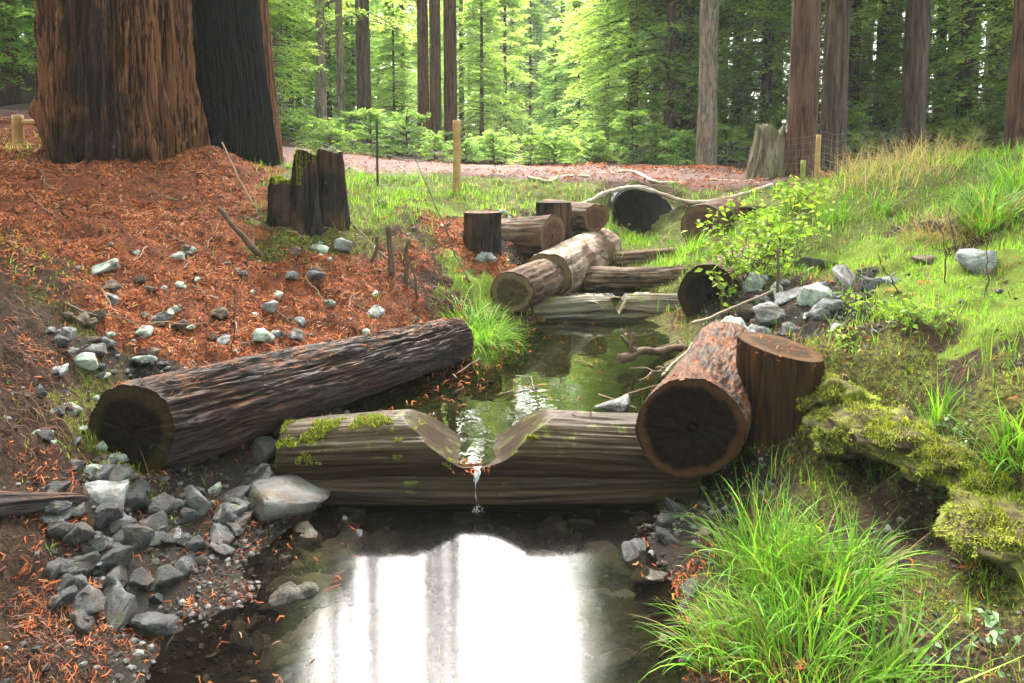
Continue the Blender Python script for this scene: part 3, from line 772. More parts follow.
# the two huge trunks on the left
def big(px, py, Y, r, h, name, label, bark, **kw):
    p = PY(px, py, Y)
    p[2] = Hs(p[0], p[1]) - 0.15
    root = thing(name, label, 'tree', p)
    (V, Q, T), lb = crown_geo(12, h, 4.0, 110, 0.30, 12, 5, kw['seed'], 'round', 0.25)
    link('trunk', trunk_mesh('trunk', h, r, bark, limbs=lb, **kw), root)
    link('crown', mesh_np('crown', V, Q, None, False, {'tint': T}, [M['needles']]), root)
    return root
def char_giant(T, Z):
    # burnt scar on the side that faces left and towards the stream
    d = np.cos(T - R(-112))
    wd = R(21) + R(52) * np.exp(-np.maximum(Z, 0) / 0.5)
    return np.clip(1.25 * (1 - np.abs(np.angle(np.exp(1j * (T - R(-84))))) / wd), -0.6, 0.75) + 0.1 * np.exp(-Z / 0.4)
big(123, 160, 7.7, 0.635, 34, 'redwood_tree', 'huge redwood with orange-brown furrowed bark in front of the charred trunk', M['redwood'], flare=0.17, amp=0.17, freq=4.6, strz=0.5, segs=560, nd_=360, taper=0.9, seed=21, butt=0.05, charfun=char_giant)
big(236, 165, 8.7, 0.42, 30, 'redwood_tree', 'blackened charred redwood trunk beside the huge orange-brown trunk', M['char'], flare=0.28, amp=0.03, freq=5, strz=1.2, segs=300, nd_=240, taper=0.5, seed=22, lean=(-1.3, 0))
big(270, 165, 9.9, 0.155, 24, 'redwood_tree', 'slim orange-red trunk edge showing just right of the charred trunk', M['redwood'], flare=0.4, amp=0.02, freq=2.6, strz=0.5, segs=90, nd_=100, taper=0.6, seed=23, lean=(-1.2, 0), charfun=lambda T, Z: np.full(T.shape, -1.0))

# trees with trunks one can tell apart (px, Y, radius, bark, label, crowns)
LOW = lambda z0, z1, n=26, r=2.2: dict(z0=z0, z1=z1, rmax=r, nbr=n, leaf=0.085, ntw=18, nlf=12, prof='round', droop=0.5)
TOP = lambda z0=17: dict(z0=z0, z1=28, rmax=2.4, nbr=60, leaf=0.30, ntw=10, nlf=5, prof='round', droop=0.3)
named = [
    (281, 17, .13, 'trunk_grey', 'slim pale trunk right behind the slim orange-red one', [TOP(22), LOW(3.5, 9, 40)]),
    (323, 18, .125, 'trunk_grey', 'slim pale straight trunk directly above the mossy stump', [TOP(22)]),
    (342, 19, .10, 'trunk_grey', 'thinnest pale trunk beyond the road, beside another slim pale trunk', [TOP(22)]),
    (365, 21, .21, 'trunk_dark', 'dark brown trunk with drooping yellow-green branches behind the metal fence post', [TOP(23), LOW(3.0, 9.5, 26, 2.6)]),
    (424, 20, .165, 'trunk_red', 'reddish trunk at the outer side of three beyond the tan fence post', [TOP(22), LOW(5.5, 10, 8, 1.6)]),
    (436, 23, .19, 'trunk_red', 'middle one of three reddish trunks beyond the tan fence post', [TOP(24)]),
    (451, 18.5, .175, 'trunk_red', 'reddish trunk straight behind the tan wooden fence post', [TOP(22)]),
    (686, 21, .17, 'trunk_dark', 'thin dark trunk in the dense foliage left of the grey trunk', [TOP(10), LOW(2.2, 9, 60, 2.4)]),
    (706, 15.5, .205, 'trunk_grey', 'pale grey trunk at the far road edge above the right end of the roots', [TOP(11), LOW(5, 11, 14, 2.0)]),
    (796, 15, .19, 'trunk_grey', 'pale brown trunk rising behind the broken grey stump', [TOP(9), LOW(4.5, 9, 12, 2.0)]),
    (801, 10.9, .205, 'trunk_red', 'thick reddish-brown trunk next to the small wooden fence stake', [TOP(8)]),
    (832, 13, .225, 'trunk_dark', 'grey-brown trunk directly right of the thick reddish-brown one', [TOP(8), LOW(4.0, 8, 8, 1.8)]),
    (911, 13.5, .215, 'trunk_dark', 'lone dark brown trunk behind the dry grass on the right bank', [TOP(8), LOW(3.4, 8, 14, 2.4)]),
    (1021, 10, .2, 'trunk_red', 'reddish trunk at the very right behind the tall sedge', [TOP(7)]),
    (993, 20, .25, 'trunk_dark', 'dark shaded trunk deep in the forest above the dry grass', [TOP(8), LOW(4, 9, 30, 2.8)]),
    (948, 24, .2, 'trunk_dark', 'shaded trunk deep in the forest between the lone dark trunk and a darker one', [TOP(8), LOW(4, 10, 30, 2.8)]),
    (879, 19, .2, 'trunk_dark', 'short-looking shaded trunk under foliage just left of the lone dark trunk', [TOP(7), LOW(3.0, 9, 44, 3.0)]),
]
for i, (px, Y, r, bk, lab, cr) in enumerate(named):
    p = PY(px, 160, Y)
    p[2] = Hs(p[0], p[1]) - 0.2
    make_tree('conifer_tree', lab, 'trees beyond the road', p, 28, r, M[bk], cr, 100 + i, nd_=90, segs=72)

# forest of trees behind, in a few kinds that repeat
def cone_tree(h, r, rmax, nbr, leaf, ntw, nlf, seed, z0=0.3, bark='trunk_dark', prof='cone', droop=0.3):
    return make_tree('conifer_tree', 'tree', 'forest trees', (0, 0, -60), h, r, M[bk_ if False else bark], [dict(z0=z0, z1=h * 0.985, rmax=rmax, nbr=nbr, leaf=leaf, ntw=ntw, nlf=nlf, prof=prof, droop=droop)], seed, segs=20, nd_=16, amp=0.008, zdense=4)
kinds = {
    'young': [cone_tree(6.5, .07, 1.7, 150, .085, 16, 11, 201), cone_tree(9.5, .10, 2.1, 170, .10, 18, 11, 202)],
    'full': [cone_tree(17, .17, 2.9, 230, .13, 20, 11, 203, 0.8, 'trunk_red', 'round', .4), cone_tree(22, .21, 3.3, 260, .14, 20, 11, 204, 1.2, 'trunk_dark', 'round', .45)],
    'tall': [cone_tree(30, .26, 3.6, 240, .17, 20, 10, 205, 4.5, 'trunk_dark', 'round', .4), cone_tree(27, .22, 3.3, 220, .17, 20, 10, 206, 6.5, 'trunk_grey', 'round', .4)],
}
klabel = {'young': 'young bushy conifer with branches to the ground in the hazy forest beyond the road',
          'full': 'leafy conifer with drooping branches low to the ground in the forest around the stream and road',
          'tall': 'tall conifer with a bare lower trunk deep in the forest'}
used = {}
def put(kind, x, y, sc=1.0, sink=0.15):
    lst = kinds[kind]
    k = int(rng.integers(len(lst)))
    src = lst[k]
    loc = (x, y, float(Hs(x, y)) - sink)
    rz = float(rng.random() * 6.28)
    if (kind, k) not in used:
        used[(kind, k)] = 1
        src.location = loc; src.rotation_euler = (0, 0, rz); src.scale = (sc, sc, sc)
        o = src
    else:
        o = copy_tree(src, loc, rz, sc)
    o['label'] = klabel[kind]
    o['group'] = {'young': 'young conifers beyond the road', 'full': 'leafy conifers beyond the road', 'tall': 'tall forest conifers'}[kind]
    return o
def at(px, Y): return (px - 512) / FPX * Y
# centre: lower, paler trees far off; an opening of sky above them
for px, Y, k, sc in [(482, 27, 'young', .8), (505, 33, 'young', 1.1), (462, 31, 'young', 1.2), (530, 40, 'young', 1.3), (555, 34, 'young', 1.0), (578, 29, 'young', 1.05), (404, 29, 'young', 1.0), (540, 52, 'full', .7), (500, 48, 'full', .75), (470, 44, 'full', .8), (520, 64, 'full', .8), (560, 60, 'full', .75), (585, 45, 'full', .7), (440, 52, 'full', .8), (400, 42, 'full', .9), (380, 33, 'young', 1.2), (350, 30, 'young', 1.3), (320, 36, 'full', .9), (300, 28, 'full', .8), (425, 38, 'full', .7), (340, 46, 'full', 1.0), (370, 58, 'full', 1.0),
                     (606, 24, 'full', .62), (632, 22, 'full', .8), (655, 25, 'full', .95), (600, 34, 'full', .8), (630, 38, 'full', 1.0), (668, 20, 'full', .85), (690, 27, 'full', 1.1), (640, 52, 'tall', 1.0), (610, 62, 'full', 1.0)]:
    put(k, at(px, Y), Y, sc * rng.uniform(.94, 1.06))
# right wall of forest
for px, Y, k, sc in [(735, 23, 'full', .9), (765, 19, 'full', .75), (775, 30, 'tall', 1), (720, 33, 'full', 1.1), (810, 22, 'full', .9), (850, 18, 'full', .75), (862, 27, 'tall', 1), (890, 23, 'full', .9), (935, 18, 'full', .8), (965, 25, 'tall', 1), (960, 16, 'full', .75), (1000, 22, 'full', .9), (1040, 15, 'full', .8), (1045, 24, 'tall', 1), (830, 34, 'tall', 1), (920, 32, 'tall', 1), (745, 40, 'tall', 1), (690, 42, 'tall', 1), (990, 34, 'tall', 1), (1080, 20, 'full', 1), (1120, 16, 'full', .9), (1100, 28, 'tall', 1), (760, 25, 'young', .8), (840, 21, 'young', .8), (900, 20, 'young', .7)]:
    put(k, at(px, Y), Y, sc * rng.uniform(.94, 1.06))
# left wall of forest
for px, Y, k, sc in [(292, 22, 'full', .55), (225, 26, 'tall', 1), (205, 20, 'full', .9), (195, 28, 'tall', 1), (200, 20, 'tall', 1), (150, 22, 'full', 1), (100, 17, 'tall', 1), (18, 13, 'full', .7), (40, 17, 'full', .8), (-10, 16, 'tall', .9), (-30, 12, 'full', .7), (60, 24, 'tall', 1), (-60, 20, 'tall', 1), (0, 24, 'full', 1), (230, 38, 'tall', 1), (310, 55, 'tall', 1), (-120, 16, 'full', 1), (285, 31, 'full', .8), (5, 19, 'full', .8), (20, 21, 'full', .9), (262, 16, 'young', .9), (330, 25, 'full', .6), (355, 26, 'young', .9), (395, 24, 'young', .75)]:
    put(k, at(px, Y), Y, sc * rng.uniform(.94, 1.06))
def bush_src(seed, h, r):
    return make_tree('low_bush', 'bush', 'low bushes along the road', (0, 0, -60), h, .03, M['trunk_dark'], [dict(z0=.02, z1=h, rmax=r, nbr=46, leaf=.085, ntw=12, nlf=8, prof='round', droop=.5, elev=.55)], seed, segs=8, nd_=8, amp=.002, zdense=.5)
bushes = [bush_src(401, 1.2, 1.0), bush_src(402, .9, 1.1), bush_src(403, 1.5, .9)]
bx = [276, 291, 305, 331, 352, 379, 391, 412, 433, 447, 466, 478, 497, 512, 531, 548, 561, 577, 590, 604, 622, 641, 655, 673, 690, 727, 748, 770, 822, 851, 868, 887, 903, 930, 956, 972, 990, 1012, 1040]
for i, px in enumerate(bx):
    Y = rng.uniform(14.4, 18.5) if px < 700 else rng.uniform(15, 19)
    x = at(px + rng.normal() * 5, Y); sc = rng.uniform(.4, .85) * (1.4 if px > 740 else 1.0)
    loc = (x, Y, float(Hs(x, Y)) - .1); rz = float(rng.random() * 6.28)
    if i < 3: o = bushes[i]; o.location = loc; o.rotation_euler = (0, 0, rz); o.scale = (sc, sc, sc)
    else: o = copy_tree(bushes[int(rng.integers(3))], loc, rz, sc)
    o['label'] = 'low feathery green bush along the far edge of the road'; o['category'] = 'bush'; o['group'] = 'low bushes along the road'
put('tall', at(672, 22), 22, 1.0)
for px, Y, sc in [(694, 25, 1.2), (512, 47, .95), (538, 54, .95), (562, 49, .9), (590, 56, 1.1), (486, 56, 1.1)]:
    put('full', at(px, Y), Y, sc)
for x, y, k, sc in [(-7, -4, 'full', 1), (-4, -9, 'tall', 1), (1.5, -8, 'full', 1.1), (6, -5, 'full', 1), (9, -1, 'tall', 1), (-11, 0, 'tall', 1), (-2, -14, 'full', 1.2), (5, -13, 'tall', 1), (-9, -12, 'full', 1.2), (11, -10, 'full', 1.2), (11, 6, 'tall', 1), (-13, 6, 'tall', 1), (0, -20, 'full', 1.3), (-7, -20, 'tall', 1.1), (7, -20, 'full', 1.3), (14, 1, 'full', 1), (-10, 4, 'full', .9)]:  # unseen forest behind and beside the camera, added to cut the sky fill
    put(k, x, y, sc)
# far rows that close the view between the nearer trees
for i in range(46):
    a = R(-42 + 84 * (i + rng.random()) / 46)
    Y = rng.uniform(62, 95)
    x = Y * math.tan(a)
    mid = -0.34 < x / Y < 0.10
    put('full' if mid else 'tall', x, Y, (rng.uniform(.40, .46) * Y / 22) * 1.0 if mid else rng.uniform(.95, 1.2))

# ------------------------------------------------------------------ old stumps
def two_tier(split, zlow, zhigh, soft, seed):
    def f(v):
        v = v.copy()
        k = np.clip((v[..., 0] - split) / soft + 0.5, 0, 1)
        zt = zlow + (zhigh - zlow) * k + 0.035 * fbm(v[..., 0] * 9, v[..., 1] * 9, 0, seed, 4)
        v[..., 2] = np.minimum(v[..., 2], zt)
        return v
    return f
p = ground_at(301, 229); p[1] += .25; p[2] = Hs(p[0], p[1])
_, sv = make_log('burnt_stump', 'blackened old stump with bright moss cap, taller on one side', 'stump', p + [0, 0, -.5], p + [.02, 0, .80], .37, .275, M['stump_moss'], M['stump_moss'], ends=(False, True), endname='broken_top',
         segs=150, rings=110, amp=.035, freq=6, strz=.7, cutfun=two_tier(p[0] - .06, p[2] + .43, p[2] + .68, .03, 61), seed=60, lump=.06, rag=.0)
sv = sv.reshape(-1, 3); stump_v = sv[(sv[:, 2] > p[2] + .38) & (fbm(sv[:, 0] * 6, sv[:, 1] * 6, sv[:, 2] * 4, 5, 2) + 1.6 * (p[0] - sv[:, 0]) > .12)]
p = PY(772, 180, 11.3); p[2] = Hs(p[0], p[1]) - .1
make_log('broken_stump', 'pale grey broken stump with jagged top beside the thick reddish trunk', 'stump', p, p + [.05, 0, .85], .40, .30, M['stump_grey'], M['stump_grey'], ends=(False, True), endname='broken_top',
         segs=110, rings=70, amp=.03, freq=6, strz=.7, seed=62, lump=.06, rag=.22)

# ------------------------------------------------------------------ rocks
def rock_variant(seed, flat=1.0):
    g = np.random.default_rng(seed)
    bm = bmesh.new()
    for _ in range(13 + seed % 7):
        d = norm(g.normal(size=3)) * (0.75 + 0.3 * g.random())
        bm.verts.new((d[0] * 0.5, d[1] * 0.42, d[2] * 0.33 * flat))
    r = bmesh.ops.convex_hull(bm, input=bm.verts)
    bmesh.ops.delete(bm, geom=[x for x in r['geom_interior'] if isinstance(x, bmesh.types.BMVert)], context='VERTS')
    bmesh.ops.bevel(bm, geom=list(bm.edges), offset=0.02, segments=1, affect='EDGES', profile=0.6)
    bmesh.ops.triangulate(bm, faces=bm.faces)
    bmesh.ops.subdivide_edges(bm, edges=bm.edges, cuts=3, use_grid_fill=True)
    co = np.array([x.co[:] for x in bm.verts])
    nrm = norm(co)
    d = 0.034 * fbm(co[:, 0] * 6, co[:, 1] * 6, co[:, 2] * 6, seed, 5, .6) + 0.02 * fbm(co[:, 0] * 2, co[:, 1] * 2, co[:, 2] * 2, seed + 9, 2)
    for x, o in zip(bm.verts, nrm * d[:, None]): x.co += Vector(o)
    me = bpy.data.meshes.new('rock')
    bm.to_mesh(me); bm.free()
    for poly in me.polygons: poly.use_smooth = True
    return me
def rock_mat(name, dark, mid, pale, moss=0.0, rough=0.75, spec=0.12):
    m, nt = new_mat(name)
    tc = nd(nt, 'ShaderNodeTexCoord').outputs['Object']
    rnd = nd(nt, 'ShaderNodeObjectInfo').outputs['Random']
    off = nd(nt, 'ShaderNodeCombineXYZ', {0: mth(nt, 'MULTIPLY', rnd, 40.0), 1: rnd, 2: mth(nt, 'MULTIPLY', rnd, 13.0)}).outputs[0]
    v = nd(nt, 'ShaderNodeVectorMath', {0: tc, 1: off}, operation='ADD').outputs[0]
    n1, n2 = noise(nt, v, 2.6, 8, 0.7, 0.6), noise(nt, v, 16, 6, 0.75)
    f = mth(nt, 'ADD', mth(nt, 'MULTIPLY', n1, 0.7), mth(nt, 'MULTIPLY', n2, 0.3))
    f = mth(nt, 'ADD', f, mth(nt, 'MULTIPLY', mth(nt, 'SUBTRACT', rnd, 0.5), 0.2))
    c = ramp(nt, f, [(0.36, dark), (0.5, mid), (0.66, pale)])
    vein = ramp(nt, noise(nt, v, 3.0, 4, 0.6, 2.5), [(0.485, 0.0), (0.5, 1.0), (0.515, 0.0)])
    c = mixc(nt, mth(nt, 'MULTIPLY', vein, 0.45), c, [min(0.7, 1.5 * x) for x in pale])
    if moss:
        c = mixc(nt, mth(nt, 'MULTIPLY', upness(nt, 0.0, 0.9), ramp(nt, noise(nt, v, 4, 5, 0.7), [(0.6 - .25 * moss, 0.0), (0.75 - .25 * moss, 1.0)])), c, (0.11, 0.12, 0.035))
    mud = ramp(nt, noise(nt, v, 1.7, 7, 0.7), [(0.5, 0.0), (0.62, 0.8)])
    c = mixc(nt, mud, c, (0.055, 0.036, 0.024))
    finish(nt, c, rough, bump(nt, mth(nt, 'ADD', n1, n2), 0.6, 0.02), spec)
    return m
RM = {'slate': rock_mat('slate_grey_rock', (0.012, 0.0115, 0.011), (0.036, 0.0355, 0.035), (0.115, 0.113, 0.11), 0.05, 0.5, 0.2),
      'grey': rock_mat('grey_angular_rock', (0.04, 0.04, 0.04), (0.13, 0.132, 0.134), (0.33, 0.33, 0.32), 0.1),
      'green': rock_mat('pale_greenish_rock', (0.13, 0.15, 0.13), (0.30, 0.35, 0.29), (0.52, 0.56, 0.46), 0.3),
      'dark': rock_mat('dark_wet_rock', (0.008, 0.008, 0.009), (0.024, 0.024, 0.024), (0.085, 0.085, 0.088), 0.0, 0.35, 0.3),
      'brown': rock_mat('brown_stone', (0.03, 0.022, 0.016), (0.085, 0.058, 0.042), (0.19, 0.145, 0.11), 0.15),
      'bed': rock_mat('stream_bed_stone', (0.022, 0.02, 0.017), (0.065, 0.058, 0.047), (0.15, 0.135, 0.11), 0.0, 0.5)}
RV = [rock_variant(300 + i) for i in range(9)] + [rock_variant(330 + i, 0.5) for i in range(5)]
rock_meshes = {}
def rock_mesh(k, mk_):
    if (k, mk_) not in rock_meshes:
        me = RV[k].copy(); me.name = 'rock'; me.materials.append(RM[mk_]); rock_meshes[(k, mk_)] = me
    return rock_meshes[(k, mk_)]
def rock(p, w, mk_, label, group=None, flat=None, sink=0.4, name='rock', cat='rock', rz=None):
    k = int(rng.integers(9)) if not flat else 9 + int(rng.integers(5))
    o = link(name, rock_mesh(k, mk_))
    h = w * (0.33 if flat else 0.62)
    o.location = (p[0], p[1], p[2] + h * (0.5 - sink))
    o.rotation_euler = (rng.normal() * .25, rng.normal() * .25, rng.random() * 6.28 if rz is None else rz)
    s = w * 1.05
    o.scale = (s * rng.uniform(.9, 1.1), s * rng.uniform(.9, 1.15), s * rng.uniform(.85, 1.25))
    return tag(o, label, cat, group)
def tdist(p): return math.hypot(p[1], CAM_H - p[2])
hand = [
    (105, 270, 44, 'green', 'long pale slab of stone on the upper left litter slope', True), (110, 300, 27, 'grey', 'rounded pale grey rock just under the long pale slab', False), (265, 341, 30, 'green', 'pale greenish rock resting against the back of the furrowed fallen log', False),
    (296, 338, 20, 'grey', 'light rock right beside the pale greenish one behind the furrowed log', False), (220, 343, 24, 'grey', 'low pale rock behind the middle of the furrowed fallen log', True), (143, 366, 30, 'green', 'pale tilted stone directly above the near sawn end of the furrowed log', True),
    (108, 345, 22, 'grey', 'grey block on the left bank above the pale tilted stone', False), (105, 381, 14, 'green', 'small whitish green stone touching the near sawn end of the furrowed log', False), (375, 318, 22, 'grey', 'pale stone on the bank edge above the far end of the furrowed log', False),
    (300, 324, 16, 'grey', 'small pale stone between the greenish rock and the bank edge', False), (330, 305, 15, 'green', 'small upright greenish stone on the litter slope edge', False), (160, 326, 15, 'brown', 'small brownish stone left of the bare twig on the litter slope', False), (176, 312, 13, 'green', 'small greenish stone half buried mid slope in red litter', False),
    (104, 502, 56, 'grey', 'large pale boulder beneath the near sawn end of the furrowed log', False), (57, 516, 36, 'grey', 'flat grey slab leaning at the far left beneath the dark bank', True), (72, 541, 26, 'grey', 'narrow pale stone leaning under the flat grey slab', True), (94, 475, 25, 'green', 'round pale greenish stone tucked left under the sawn end', False),
    (280, 496, 100, 'slate', 'big wet blue-grey rock at the pool edge against the weir log', True), (262, 456, 40, 'dark', 'dark rock wedged between the furrowed log and the weir log', False), (236, 500, 34, 'dark', 'dark grey stone left of the big wet blue-grey rock', False), (214, 494, 20, 'green', 'upright pale green stone in the dark heap under the furrowed log', False),
    (173, 542, 20, 'grey', 'small grey stone in the middle of the heap', False), (146, 540, 22, 'grey', 'pale grey stone above the red needles on the heap', False), (111, 584, 38, 'slate', 'broad grey block among red needles at the left waterside', False), (91, 567, 25, 'grey', 'pale flat stone behind the broad grey block', True), (163, 584, 32, 'slate', 'upright grey block right of the red needles', False),
    (116, 616, 50, 'slate', 'grey angular rock at the water edge below the broad grey block', False), (158, 628, 52, 'dark', 'long dark wet slab lying in the water edge', True), (222, 552, 28, 'dark', 'glossy wet stone breaking the water surface', True), (60, 575, 28, 'dark', 'dark stone beside the small green sprout at the left edge', False), (196, 568, 30, 'dark', 'flat glossy stone half under water left of the glossy wet stone', True),
    (612, 404, 46, 'grey', 'pale topped rock standing in the green pool behind the weir log', False), (728, 328, 46, 'green', 'mossy grey boulder resting on top of the big sawn log', False), (752, 345, 34, 'grey', 'pale stone wedged between the sawn log and the upright post', False), (748, 316, 26, 'brown', 'reddish brown stone in the rock pile above the sawn log', False),
    (790, 300, 42, 'grey', 'white-grey slab in the middle of the right rock pile', True), (772, 318, 34, 'grey', 'cracked grey stone under the white-grey slab', False), (816, 268, 40, 'grey', 'flat stone at the back of the right rock pile', True), (826, 312, 44, 'grey', 'large pointed grey rock in front of the right rock pile', False), (846, 284, 34, 'grey', 'pale rock behind the large pointed one', False), (872, 288, 30, 'grey', 'grey rock at the outer end of the rock pile near the bright grass', False),
    (892, 282, 22, 'grey', 'small end stone of the rock pile next to the bright grass', True), (834, 330, 20, 'grey', 'small pale stone on bare soil below the large pointed rock', True), (980, 268, 36, 'grey', 'grey rock embedded in the grassy slope at the right', False), (925, 262, 22, 'brown', 'flat brown stone on the bare patch of the right slope', True),
    (674, 512, 30, 'dark', 'dark stone at the right end of the weir log', False), (668, 540, 34, 'dark', 'wet dark stone at the right rim of the lower pool', True), (640, 296, 26, 'grey', 'whitish stone on the flat pale cross log', True), (610, 292, 14, 'grey', 'small white stone on the flat pale cross log', True), (382, 207, 18, 'brown', 'reddish clod of earth on the grass behind the stump', False), (485, 262, 26, 'grey', 'pale stones' , False)]
for px, py, w, mk_, lab, fl in hand:
    if lab == 'pale stones': lab = 'pale stone at the foot of the dark post of the far left log pile'
    p = ground_at(px, py)
    if (px, py) == (612, 404): p = PZ(px, 408, .17)
    if (px, py) == (728, 328): p = PY(px, 340, 4.95)
    if (px, py) in ((640, 296), (610, 292)): p = PY(px, py + 5, 6.85); p[2] = max(p[2], .33)
    if px > 700 and py < 350: w *= 1.3
    rock(p, w / FPX * tdist(p), mk_, lab, None, fl)
def scatter_rocks(n, box, wpx, mats, label, group, flat=False, jump=0.0, cond=None, sink=.4, name='rock', cat='rock'):
    c = 0
    for _ in range(n * 6):
        if c >= n: break
        px, py = rng.uniform(box[0], box[2]), rng.uniform(box[1], box[3])
        p = ground_at(px, py)
        if cond and not cond(p, px, py): continue
        w = (wpx[0] * .7 + (wpx[1] * 1.15 - wpx[0] * .7) * rng.random() ** 1.8) / FPX * tdist(p)
        rock(p, w, mats[int(rng.integers(len(mats)))], label, group, flat, sink, name, cat); c += 1
scatter_rocks(72, (60, 245, 420, 356), (7, 22), ['grey', 'green', 'brown'], 'small stone half buried in red litter on the left bank slope', 'small stones in the left bank litter')
scatter_rocks(34, (30, 330, 125, 475), (10, 26), ['grey', 'green', 'brown', 'dark'], 'stone stuck in the dark bank behind the near end of the furrowed log', 'stones in the dark left bank')
scatter_rocks(100, (50, 475, 310, 625), (9, 36), ['dark', 'dark', 'dark', 'slate', 'slate', 'slate', 'slate'], 'dark loose stone in the heap under the furrowed log', 'loose stones of the heap', cond=lambda p, x, y: p[2] > -.02 and y > 470 and y < 720 - x * .75)
scatter_rocks(110, (130, 512, 665, 683), (20, 58), ['bed', 'bed', 'dark'], 'flat stone lying under water in the lower pool', 'stones under the water', True, name='submerged_stone', cat='stone', cond=lambda p, x, y: p[2] < -.02 and (x < 360 or rng.random() < .5), sink=.5)
scatter_rocks(26, (715, 275, 890, 345), (14, 34), ['grey', 'grey', 'green', 'brown'], 'small stone of the rock pile above the sawn log on the right bank', 'small stones of the right rock pile', cond=lambda p, x, y: y > 420 - x * .175)
scatter_rocks(18, (440, 205, 545, 270), (6, 14), ['grey', 'green'], 'pale stone around the far left log pile', 'stones of the far left log pile')
scatter_rocks(16, (430, 345, 640, 400), (16, 44), ['bed', 'brown'], 'dark stone lying under the green pool', 'stones under the green pool', True, sink=.5)
scatter_rocks(12, (650, 515, 705, 670), (10, 24), ['dark', 'brown'], 'small wet stone at the right rim of the lower pool', 'small stones at the right rim of the pool')

# fine gravel between the stones, too many to count
def sample_ground(n, r0=1.6, r1=15, amax=44, pw=1.0):
    a = R(rng.uniform(-amax, amax, n)) if False else np.radians(rng.uniform(-amax, amax, n))
    r = r0 * (r1 / r0) ** (rng.random(n) ** pw)
    x, y = r * np.sin(a), r * np.cos(a)
    return x, y, r
def gm(k, x, y): return Hs(x, y, mk[k])
x, y, r = sample_ground(60000, 1.7, 8)
keep = rng.random(len(x)) < np.clip(gm(2, x, y) * 1.1 + 0.2 * gm(1, x, y) + .015, 0, 1) * np.clip(.6 + fbm(x * 4, y * 4, 0, 71, 3), .05, 1)
x, y, r = x[keep], y[keep], r[keep]
z = Hs(x, y)
keep = z > -.3
x, y, r, z = x[keep], y[keep], r[keep], z[keep]
n = len(x)
g_ = (1 + 5 ** .5) / 2
oct_ = norm(np.array([[-1, g_, 0], [1, g_, 0], [-1, -g_, 0], [1, -g_, 0], [0, -1, g_], [0, 1, g_], [0, -1, -g_], [0, 1, -g_], [g_, 0, -1], [g_, 0, 1], [-g_, 0, -1], [-g_, 0, 1]])) * [1, .85, .6]
of = np.array([[0, 11, 5], [0, 5, 1], [0, 1, 7], [0, 7, 10], [0, 10, 11], [1, 5, 9], [5, 11, 4], [11, 10, 2], [10, 7, 6], [7, 1, 8], [3, 9, 4], [3, 4, 2], [3, 2, 6], [3, 6, 8], [3, 8, 9], [4, 9, 5], [2, 4, 11], [6, 2, 10], [8, 6, 7], [9, 8, 1]])
sz = (0.004 + 0.017 * rng.random(n) ** 3) * (.6 + .16 * r)
an = rng.random(n) * 6.28
loc = oct_[None] * (0.72 + 0.5 * rng.random((n, 12, 1))) * sz[:, None, None]
ca, sa = np.cos(an)[:, None], np.sin(an)[:, None]
V = np.stack([loc[..., 0] * ca - loc[..., 1] * sa, loc[..., 0] * sa + loc[..., 1] * ca, loc[..., 2]], -1) + np.stack([x, y, z], -1)[:, None]
M['gravel'] = leaf_mat('gravel_chips', [(0.0, (0.014, 0.012, 0.010)), (0.6, (0.045, 0.04, 0.036)), (1.0, (0.13, 0.125, 0.12))], 0.0, 0.55)
o = link('gravel', mesh_np('gravel', V.reshape(-1, 3), None, (of[None] + 12 * np.arange(n)[:, None, None]).reshape(-1, 3), False, {'tint': np.repeat(rng.random(n) ** 1.6, 12)}, [M['gravel']]))
tag(o, 'fine gravel and stone chips between the rocks', 'gravel', None, 'stuff')

# ------------------------------------------------------------------ litter, grass, moss
dzx = np.gradient(gz, GX, axis=1); dzy = np.gradient(gz, GY, axis=0)
def gnormal(x, y): return norm(np.stack([-Hs(x, y, dzx), -Hs(x, y, dzy), np.ones_like(x)], -1))
def strips(P, N, L, W, tint, name, mat, label, cat, lift=0.35, seg=2):
    n = len(P)
    an = rng.random(n) * 6.28
    ref = norm(np.stack([np.cos(an), np.sin(an), np.zeros(n)], -1))
    d = norm(ref - N * (ref * N).sum(-1, keepdims=True) + N * (lift * np.abs(rng.normal(size=(n, 1))) ))
    s = norm(np.cross(N, d) + .5 * rng.normal(size=(n, 3)))
    cur = rng.normal(size=n) * .25
    out = []
    for k in range(seg + 1):
        t = k / seg
        c = P + d * (L * (t - .5))[:, None] + N * (0.004 + 0.25 * L * lift)[:, None] + (s * (cur * L * (4 * t * (1 - t)))[:, None]) - N * (L * .18 * (2 * t - 1) ** 2)[:, None]
        w = W * (0.25 + 0.75 * math.sin(math.pi * min(max(t, .12), .88)))
        out += [c + s * w[:, None] * .5, c - s * w[:, None] * .5]
    V = np.stack(out, 1)
    base = np.array([[2 * k, 2 * k + 1, 2 * k + 3, 2 * k + 2] for k in range(seg)])
    Q = (base[None] + (np.arange(n) * 2 * (seg + 1))[:, None, None]).reshape(-1, 4)
    o = link(name, mesh_np(name, V.reshape(-1, 3), Q, None, False, {'tint': np.repeat(tint, 2 * (seg + 1))}, [mat]))
    return tag(o, label, cat, None, 'stuff')
M['litter'] = leaf_mat('redwood_litter', spec=0.08, stops=[(0.0, (0.03, 0.013, 0.009)), (0.35, (0.14, 0.042, 0.02)), (0.62, (0.30, 0.08, 0.026)), (0.85, (0.37, 0.12, 0.040)), (1.0, (0.31, 0.17, 0.10))], transl=0.12, rough=0.8)
x, y, r = sample_ground(620000, 1.7, 14)
L_, S_, R_ = gm(0, x, y), gm(1, x, y), gm(2, x, y)
pr = np.clip(L_ * 1.1, 0, 1) + (.6 * S_ * (x < 1) + .5 * R_) * np.clip(np.where(S_ > R_, .45, -.2) + 1.6 * fbm(x * 2.6, y * 2.6, 0, 91, 3), 0, 1) + .02
